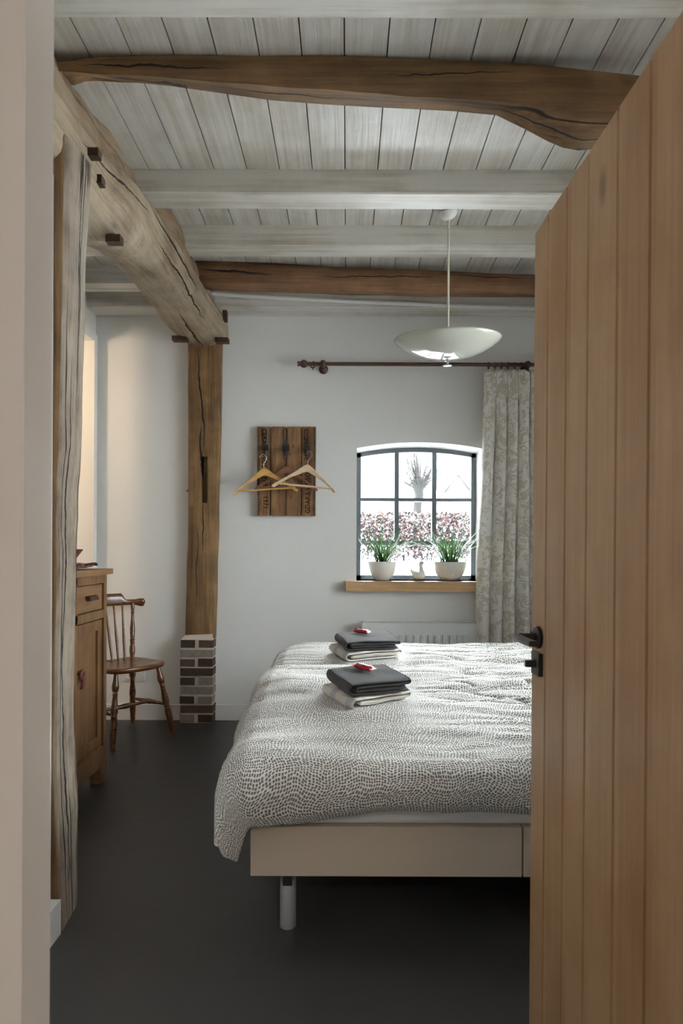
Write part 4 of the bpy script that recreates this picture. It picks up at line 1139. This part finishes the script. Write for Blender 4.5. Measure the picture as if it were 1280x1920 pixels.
def build_sill():
    b = MB(); b.box((PX(648, 4.62), 4.615, WZ0 - .072), (1.07, 4.93, WZ0)); b.bevel(.004, 2)
    tag(b.build('windowsill', 'silloak', smooth=40), 'thick pale oak windowsill board under the arched window', 'windowsill', kind='thing')
    bowl_plant(717, 1087, 4.76, .108, .140, 80, .30, .36, 'smaller grassy plant in a white bowl on the windowsill, left of the duck', 5, 0)
    bowl_plant(843, 1087, 4.76, .125, .140, 95, .38, .44, 'larger grassy plant in a white bowl on the windowsill, right of the duck', 9, 0)
    t = thing('duck_figurine', (PX(783, 4.74), 4.74, WZ0), 'small white porcelain duck standing between the two plants', 'figurine')
    b = MB(); rr = []
    st = [(-.056, .079, .010, .008), (-.052, .076, .018, .013), (-.044, .066, .023, .020), (-.034, .048, .032, .030), (-.018, .038, .040, .036), (.0, .036, .046, .035), (.018, .035, .046, .034), (.034, .035, .042, .033), (.046, .038, .034, .028), (.053, .042, .022, .020), (.057, .044, .008, .008)]
    for x, z, ry, rz in st: rr.append([(x, ry * math.cos(2 * PI * k / 16), z + rz * math.sin(2 * PI * k / 16)) for k in range(16)])
    b.rings(rr)
    rr = []
    for x, z, r in [(.030, .055, .030), (.028, .075, .019), (.025, .095, .0145), (.023, .110, .014), (.024, .120, .018), (.027, .130, .0195), (.029, .139, .016), (.030, .146, .008)]:
        rr.append([(x + r * math.cos(2 * PI * k / 14), r * .9 * math.sin(2 * PI * k / 14), z) for k in range(14)])
    b.rings(rr); b.rings([[(.040, -.007, .122), (.040, .007, .122), (.040, .007, .134), (.040, -.007, .134)], [(.060, -.005, .122), (.060, .005, .122), (.060, .005, .126), (.060, -.005, .126)]])
    b.build('body', 'porcelain', t, 60)

def build_radiator():
    x0, x1 = PX(680, 4.58), PX(895, 4.58); z1 = PZ(1168, 4.58); z0 = .14
    t = thing('radiator', ((x0 + x1) / 2, 4.62, z0), 'white panel radiator under the window behind the bed', 'radiator', kind='thing')
    hw = (x1 - x0) / 2; H = z1 - z0
    b = MB(); b.box((-hw, -.036, 0), (hw, -.026, H - .008)); b.box((-hw, .026, 0), (hw, .036, H - .008))
    n = 24; 
    b.box((-hw + .01, -.026, .02), (hw - .01, .026, H - .02))
    pitch = (2 * hw - .10) / 14
    for i in range(14):      # pressed vertical channels
        x = -hw + .05 + pitch * i
        b.prism([(x + .006, -.036), (x + .010, -.048), (x + pitch - .018, -.048), (x + pitch - .012, -.036)], 'Z', .05, H - .085)
    b.bevel(.002, 1, 50)
    b.build('panel', 'rad', t, 35)
    b = MB()
    for i in range(54):
        x = -hw + (2 * hw) * i / 54; b.box((x + .003, -.030, H - .008), (x + 2 * hw / 54 - .003, .030, H + .002))
    b.box((-hw, -.038, H - .006), (hw, -.032, H + .003)); b.box((-hw, .030, H - .006), (hw, .037, H + .003)); b.box((-hw - .002, -.038, .0), (-hw + .004, .037, H + .003)); b.box((hw - .004, -.038, .0), (hw + .002, .037, H + .003))
    b.build('top_grille', 'rad', t, 0)
    b = MB(); b.tube([(-hw - .012, 0, H - .05), (-hw + .004, 0, H - .05)], .008, 8); b.build('vent_plug', 'rad', t)
    for x in (-hw + .1, hw - .1):
        b = MB(); b.box((x, .03, .05), (x + .03, YB - 4.62 + .002, H - .1)); b.build('wall_bracket', 'rad', t)

def build_socket():
    Y = YB
    t = thing('wall_socket', (PX(252, Y), Y, PZ(1267, Y)), 'white double wall socket behind the chair', 'socket', kind='thing')
    b = MB(); b.box((-.083, -.010, -.041), (.083, .004, .041)); b.bevel(.004, 2); b.build('plate', 'socket', t)
    for x in (-.038, .038):
        b = MB(); b.lathe([(.0001, .002), (.019, .002), (.0195, .0145), (.023, .0145), (.0235, .009), (.0235, .008)], n=24, cap=True); b.xf(Matrix.Translation((x, 0, 0)) @ Matrix.Rotation(PI / 2, 4, 'X')); o = b.build('outlet', 'socket', t)
        b = MB()
        for dz in (-.0095, .0095): b.tube([(x + dz, -.006, 0), (x + dz, -.0018, 0)], .0024, 8)
        b.build('contact_hole', 'black', o)

def build_lamp():
    Y = 3.40
    xr = PX(838, Y)
    t = thing('pendant_lamp', (xr, Y, ZC), 'pendant lamp with shallow cream glass bowl hanging on a thin cord', 'pendant lamp')
    zr = PZ(637, Y) - ZC
    xb = PX(837, Y) - xr
    b = MB(); b.lathe([(.0001, -.052), (.012, -.050), (.03, -.043), (.046, -.026), (.052, -.008), (.050, 0), (.0001, 0)], n=32)
    b.xf(Matrix.Translation((-.008, -.01, -.014)) @ Matrix.Rotation(math.radians(-16), 4, 'Y') @ Matrix.Rotation(math.radians(18), 4, 'X')); b.build('ceiling_rose', 'porcelain', t, 60)
    b = MB(); b.tube(catmull([(-.045, -.02, -.014), (-.065, -.02, -.012), (-.06, -.02, -.001), (-.03, -.02, -.004)], 5), .003, 6); b.build('ceiling_hook', 'steel', t)
    b = MB(); b.tube([(0, 0, -.05), (0, 0, zr - .07)], .0058, 10)
    b.tube(catmull([(.006 * math.cos(k * 1.3), .006 * math.sin(k * 1.3), -.055 - .006 * k) for k in range(18)], 3), .0026, 6)
    b.build('cord', 'cordwhite', t)
    R = .283; b = MB()
    outer = [(.008, -.104), (.06, -.101), (.12, -.090), (.18, -.069), (.23, -.043), (.265, -.018), (.281, -.002), (.283, .004), (.279, .008)]
    inner = [(.262, -.006), (.225, -.034), (.175, -.060), (.12, -.080), (.06, -.091), (.008, -.094)]
    b.lathe(outer + inner, n=72, cap=False)
    mt = Matrix.Translation((xb, 0, zr)) @ Matrix.Rotation(math.radians(-1.0), 4, 'Y') @ Matrix.Rotation(math.radians(6.5), 4, 'X')
    b.xf(mt); o = b.build('glass_bowl', 'opal', t, 80); o['label'] = 'cream translucent glass bowl'
    b = MB(); b.lathe([(.0001, -.135), (.022, -.134), (.024, -.131), (.010, -.126), (.006, -.12), (.007, -.112), (.016, -.107), (.019, -.103), (.0001, -.100)], n=24); b.xf(mt); b.build('finial', 'steel', t, 50)
    b = MB(); b.tube([(0, 0, zr - .105), (0, 0, zr - .02)], .008, 10); b.build('stem', 'steel', t)
    tz = zr
    b = MB(); b.lathe([(.0001, -.06), (.022, -.058), (.024, -.02), (.014, .0), (.0001, .0)], (xb, 0, zr), 16); b.build('lamp_holder', 'porcelain', t)

# ------------------------------------------------------------------ outdoors
def build_outside():
    b = MB(); G = .90
    b.grid(lambda u, v: (-60 + 120 * u, 5.06 + 90 * v, G + .05 * nz(u * 20, v * 20, 0) * (1 if v > .02 else 0)), 40, 40)
    tag(b.build('snow_ground', 'snow', smooth=180), 'snow covered ground outside the window', 'snow', kind='structure')
    rnd = random.Random(3); Yh = 20.0
    t = thing('hedge', (3.0, Yh, G), 'low clipped beech hedge with brown leaves and snow beyond the window', 'hedge')
    zt, zb = PZ(960, Yh), PZ(1047, Yh)
    b = MB()
    def leaf(x, y, z, s, mi):
        a = Vector((rnd.uniform(-1, 1), rnd.uniform(-1, 1), rnd.uniform(-1, 1))).normalized(); c = a.orthogonal().normalized(); d = a.cross(c)
        p = Vector((x, y, z)); f = b.bm.faces.new([b.bm.verts.new(p + c * s), b.bm.verts.new(p + d * s * .62), b.bm.verts.new(p - c * s), b.bm.verts.new(p - d * s * .62)]); f.material_index = mi
    for i in range(15000):
        x = rnd.uniform(-1.5, 5.6); z = zb + (zt - zb) * rnd.random() ** .85 + .05 * nz(x * 2, 0, 0)
        sn = .18 + .22 * sstep(.5, .0, (z - zb) / (zt - zb)) + .28 * nz(x * 1.7, z * 2.3, 4)
        leaf(x - 3.0, rnd.uniform(-.35, .35), z - G, rnd.uniform(.03, .065), 1 if rnd.random() < sn else (2 if rnd.random() < .38 else 0))
    o = b.build('leaves', ['hedgeleaf', 'hedgesnow', 'twig'], t, 0)
    b = MB()
    for i in range(170):
        x = rnd.uniform(-1.5, 5.6) - 3.0; y = rnd.uniform(-.25, .25); h = (zt - G) * rnd.uniform(.6, 1.0); dx = rnd.uniform(-.2, .2)
        b.tube([(x, y, 0), (x + dx * .4, y, h * .5), (x + dx, y + rnd.uniform(-.1, .1), h)], [.012, .009, .004], 5)
        b.tube([(x + dx * .4, y, h * .5), (x + dx * .4 - dx * 1.6, y, h * .9)], [.007, .003], 5)
    b.build('twigs', 'twig', t, 60)
    # pollard willow
    Yw = 27.0; c = P(783, 1060, Yw)
    t = thing('willow_tree', (c.x, Yw, G), 'bare pollard willow with a knobbly head of thin upright branches beyond the hedge', 'tree')
    zk = PZ(905, Yw) - G
    b = MB(); pts = [(.02, 0, -.05), (0, 0, zk * .35), (-.02, 0, zk * .65), (.02, 0, zk * .82), (.05, 0, zk * .95), (.05, 0, zk * 1.06)]
    rr = []
    cp = catmull(pts, 5)
    for i, p in enumerate(cp):
        u = i / (len(cp) - 1); r = lerp_tab([(0, .23), (.4, .17), (.7, .20), (.85, .32), (.95, .36), (1.0, .15)], u)
        rr.append([p + Vector((r * math.cos(2 * PI * k / 12) * (1 + .25 * nz(u * 9, k * .7, 1)), r * math.sin(2 * PI * k / 12), 0)) for k in range(12)])
    b.rings(rr); b.build('trunk', 'bark', t, 60)
    b = MB()
    for i in range(150):
        a = rnd.uniform(0, 2 * PI); el = rnd.uniform(.1, 1.5); ln = rnd.uniform(1.0, 2.7) * (.55 + .45 * math.sin(el))
        p0 = Vector((.05 + .25 * math.cos(a) * math.cos(el), .25 * math.sin(a) * math.cos(el), zk + rnd.uniform(-.25, .1)))
        d = Vector((math.cos(a) * math.cos(el), math.sin(a) * math.cos(el), math.sin(el)))
        p1 = p0 + d * ln * .5; p2 = p0 + d * ln * .75 + Vector((0, 0, ln * .45))
        r0 = rnd.uniform(.008, .016)
        b.tube(catmull([p0, p1, p2], 4), [r0 * (1 - .8 * k / 8) for k in range(9)], 5)
    b.build('branches', 'bark', t, 60)
    # faint house in the distance
    Y = 48.0
    t = thing('house', (PX(862, Y), Y + 3, G), 'pale gabled house with chimney far beyond the hedge', 'house', kind='thing')
    w = PX(905, Y) - PX(820, Y); x0 = -w / 2; ze = PZ(945, Y) - G; zp = PZ(886, Y) - G
    b = MB(); b.prism([(x0, 0), (-x0, 0), (-x0, ze), (0, zp), (x0, ze)], 'Y', -2, 4); b.build('wall', 'housewall', t, 0)
    b = MB()
    for s in (-1, 1): b.rings([[(0, -2.2, zp + .12), (s * (w / 2 + .3), -2.2, ze - .1), (s * (w / 2 + .3), -2.2, ze - .2), (0, -2.2, zp)], [(0, 4.2, zp + .12), (s * (w / 2 + .3), 4.2, ze - .1), (s * (w / 2 + .3), 4.2, ze - .2), (0, 4.2, zp)]])
    b.build('roof', 'roof', t, 0)
    b = MB(); xc = PX(835, Y) - PX(862, Y); b.box((xc - .3, .5, zp - .9), (xc + .3, 1.1, zp + .7)); b.build('chimney', 'housewall', t, 0)
    for px in (829, 848):
        xw = PX(px, Y) - PX(862, Y); b = MB(); b.box((xw - .28, -2.03, PZ(943, Y) - G), (xw + .28, -1.95, PZ(917, Y) - G)); b.build('window', 'snow', t, 0)

# ------------------------------------------------------------------ light and camera
def build_light():
    w = bpy.data.worlds.new('overcast'); bpy.context.scene.world = w; w.use_nodes = True
    nt = w.node_tree; nt.nodes.clear()
    out = nt.nodes.new('ShaderNodeOutputWorld'); bg = nt.nodes.new('ShaderNodeBackground'); tc = nt.nodes.new('ShaderNodeTexCoord')
    dot = nt.nodes.new('ShaderNodeVectorMath'); dot.operation = 'DOT_PRODUCT'; dot.inputs[1].default_value = Vector((.93, -.1, .36)).normalized()
    nt.links.new(tc.outputs['Generated'], dot.inputs[0])
    mr = nt.nodes.new('ShaderNodeMapRange'); mr.interpolation_type = 'SMOOTHSTEP'
    mr.inputs['From Min'].default_value = .30; mr.inputs['From Max'].default_value = 1.0; mr.inputs['To Max'].default_value = SKY_GLOW
    sx = nt.nodes.new('ShaderNodeSeparateXYZ'); nt.links.new(tc.outputs['Generated'], sx.inputs[0])
    el = nt.nodes.new('ShaderNodeMapRange'); el.interpolation_type = 'SMOOTHSTEP'      # snow haze low down, bright cloud overhead
    el.inputs['From Min'].default_value = .14; el.inputs['From Max'].default_value = .42; el.inputs['To Min'].default_value = HORIZON; el.inputs['To Max'].default_value = SKY
    nt.links.new(sx.outputs['Z'], el.inputs['Value']); nt.links.new(el.outputs[0], mr.inputs['To Min'])
    nt.links.new(dot.outputs['Value'], mr.inputs['Value']); nt.links.new(mr.outputs[0], bg.inputs['Strength'])
    bg.inputs['Color'].default_value = (.93, .968, 1.0, 1); nt.links.new(bg.outputs[0], out.inputs[0])
    s = bpy.data.lights.new('side_room_lamp', 'POINT'); s.energy = SIDE; s.shadow_soft_size = .11; s.color = (1, .74, .48)
    o = bpy.data.objects.new('side_room_lamp', s); C.objects.link(o); o.location = (-2.6, 3.6, 2.45)
    l = bpy.data.lights.new('hall_lamp', 'AREA'); l.shape = 'DISK'; l.size = .5; l.energy = HALL; l.color = (1, .86, .75)
    o = bpy.data.objects.new('hall_lamp', l); C.objects.link(o); o.location = (.75, -1.5, 2.5)

def build_camera():
    cd = bpy.data.cameras.new('camera'); cam = bpy.data.objects.new('camera', cd); C.objects.link(cam)
    cd.sensor_fit = 'AUTO'; cd.sensor_width = 36.0; cd.lens = 36.0 * F / 1920.0
    cd.shift_x = (640 - CX) / 1920.0; cd.shift_y = (CY - 960) / 1920.0
    cd.clip_start = .02; cd.clip_end = 300
    cam.matrix_world = Matrix.Translation((0, 0, CAMZ)) @ Matrix.Rotation(PI / 2, 4, 'X') @ Matrix.Rotation(math.radians(ROLL), 4, 'Z')
    cd.dof.use_dof = True; cd.dof.focus_distance = 3.6; cd.dof.aperture_fstop = 8
    bpy.context.scene.camera = cam

HORIZON, SKY, SKY_GLOW, SIDE, HALL, EXPO, ROLL = 3.4, 80.0, 18.0, 32.0, 24.0, 0.28, .25
setup_materials()
build_shell(); build_joists(); build_curved_beam(); build_log(); build_tie_beam(); build_front_post(); build_rear_post()
build_towels()
bed = make_bed()
bed2 = copy_tree(bed); bed2.location.y += BY1 - BYM + .004
bed2['label'] = 'rear single bed beside the window wall, under the second duvet'
build_door(); build_cabinet(); build_chair(); build_rack()
build_hanger(494, 877, 4.53, 'hang1', 'chrome', -4.2, 6, 'honey coloured wooden hanger on the left hook of the rack')
build_hanger(536, 873, 4.605, 'hang2', 'black', 0, 0, 'dark red brown wooden hanger on the middle hook, behind the other two', hook_flip=-1)
build_hanger(575, 870, 4.49, 'hang3', 'chrome', 6.0, -8, 'pale wooden hanger on the right hook of the rack')
build_rod_and_curtain(); build_sill(); build_radiator(); build_socket(); build_lamp(); build_outside(); build_light(); build_camera()
sc = bpy.context.scene
sc.view_settings.view_transform = 'Standard'; sc.view_settings.look = 'None'; sc.view_settings.gamma = 1.0; sc.view_settings.use_curve_mapping = False
sc.view_settings.exposure = EXPO
sc.cycles.use_denoising = True
sc.cycles.max_bounces = 10; sc.cycles.diffuse_bounces = 6; sc.cycles.sample_clamp_indirect = 8
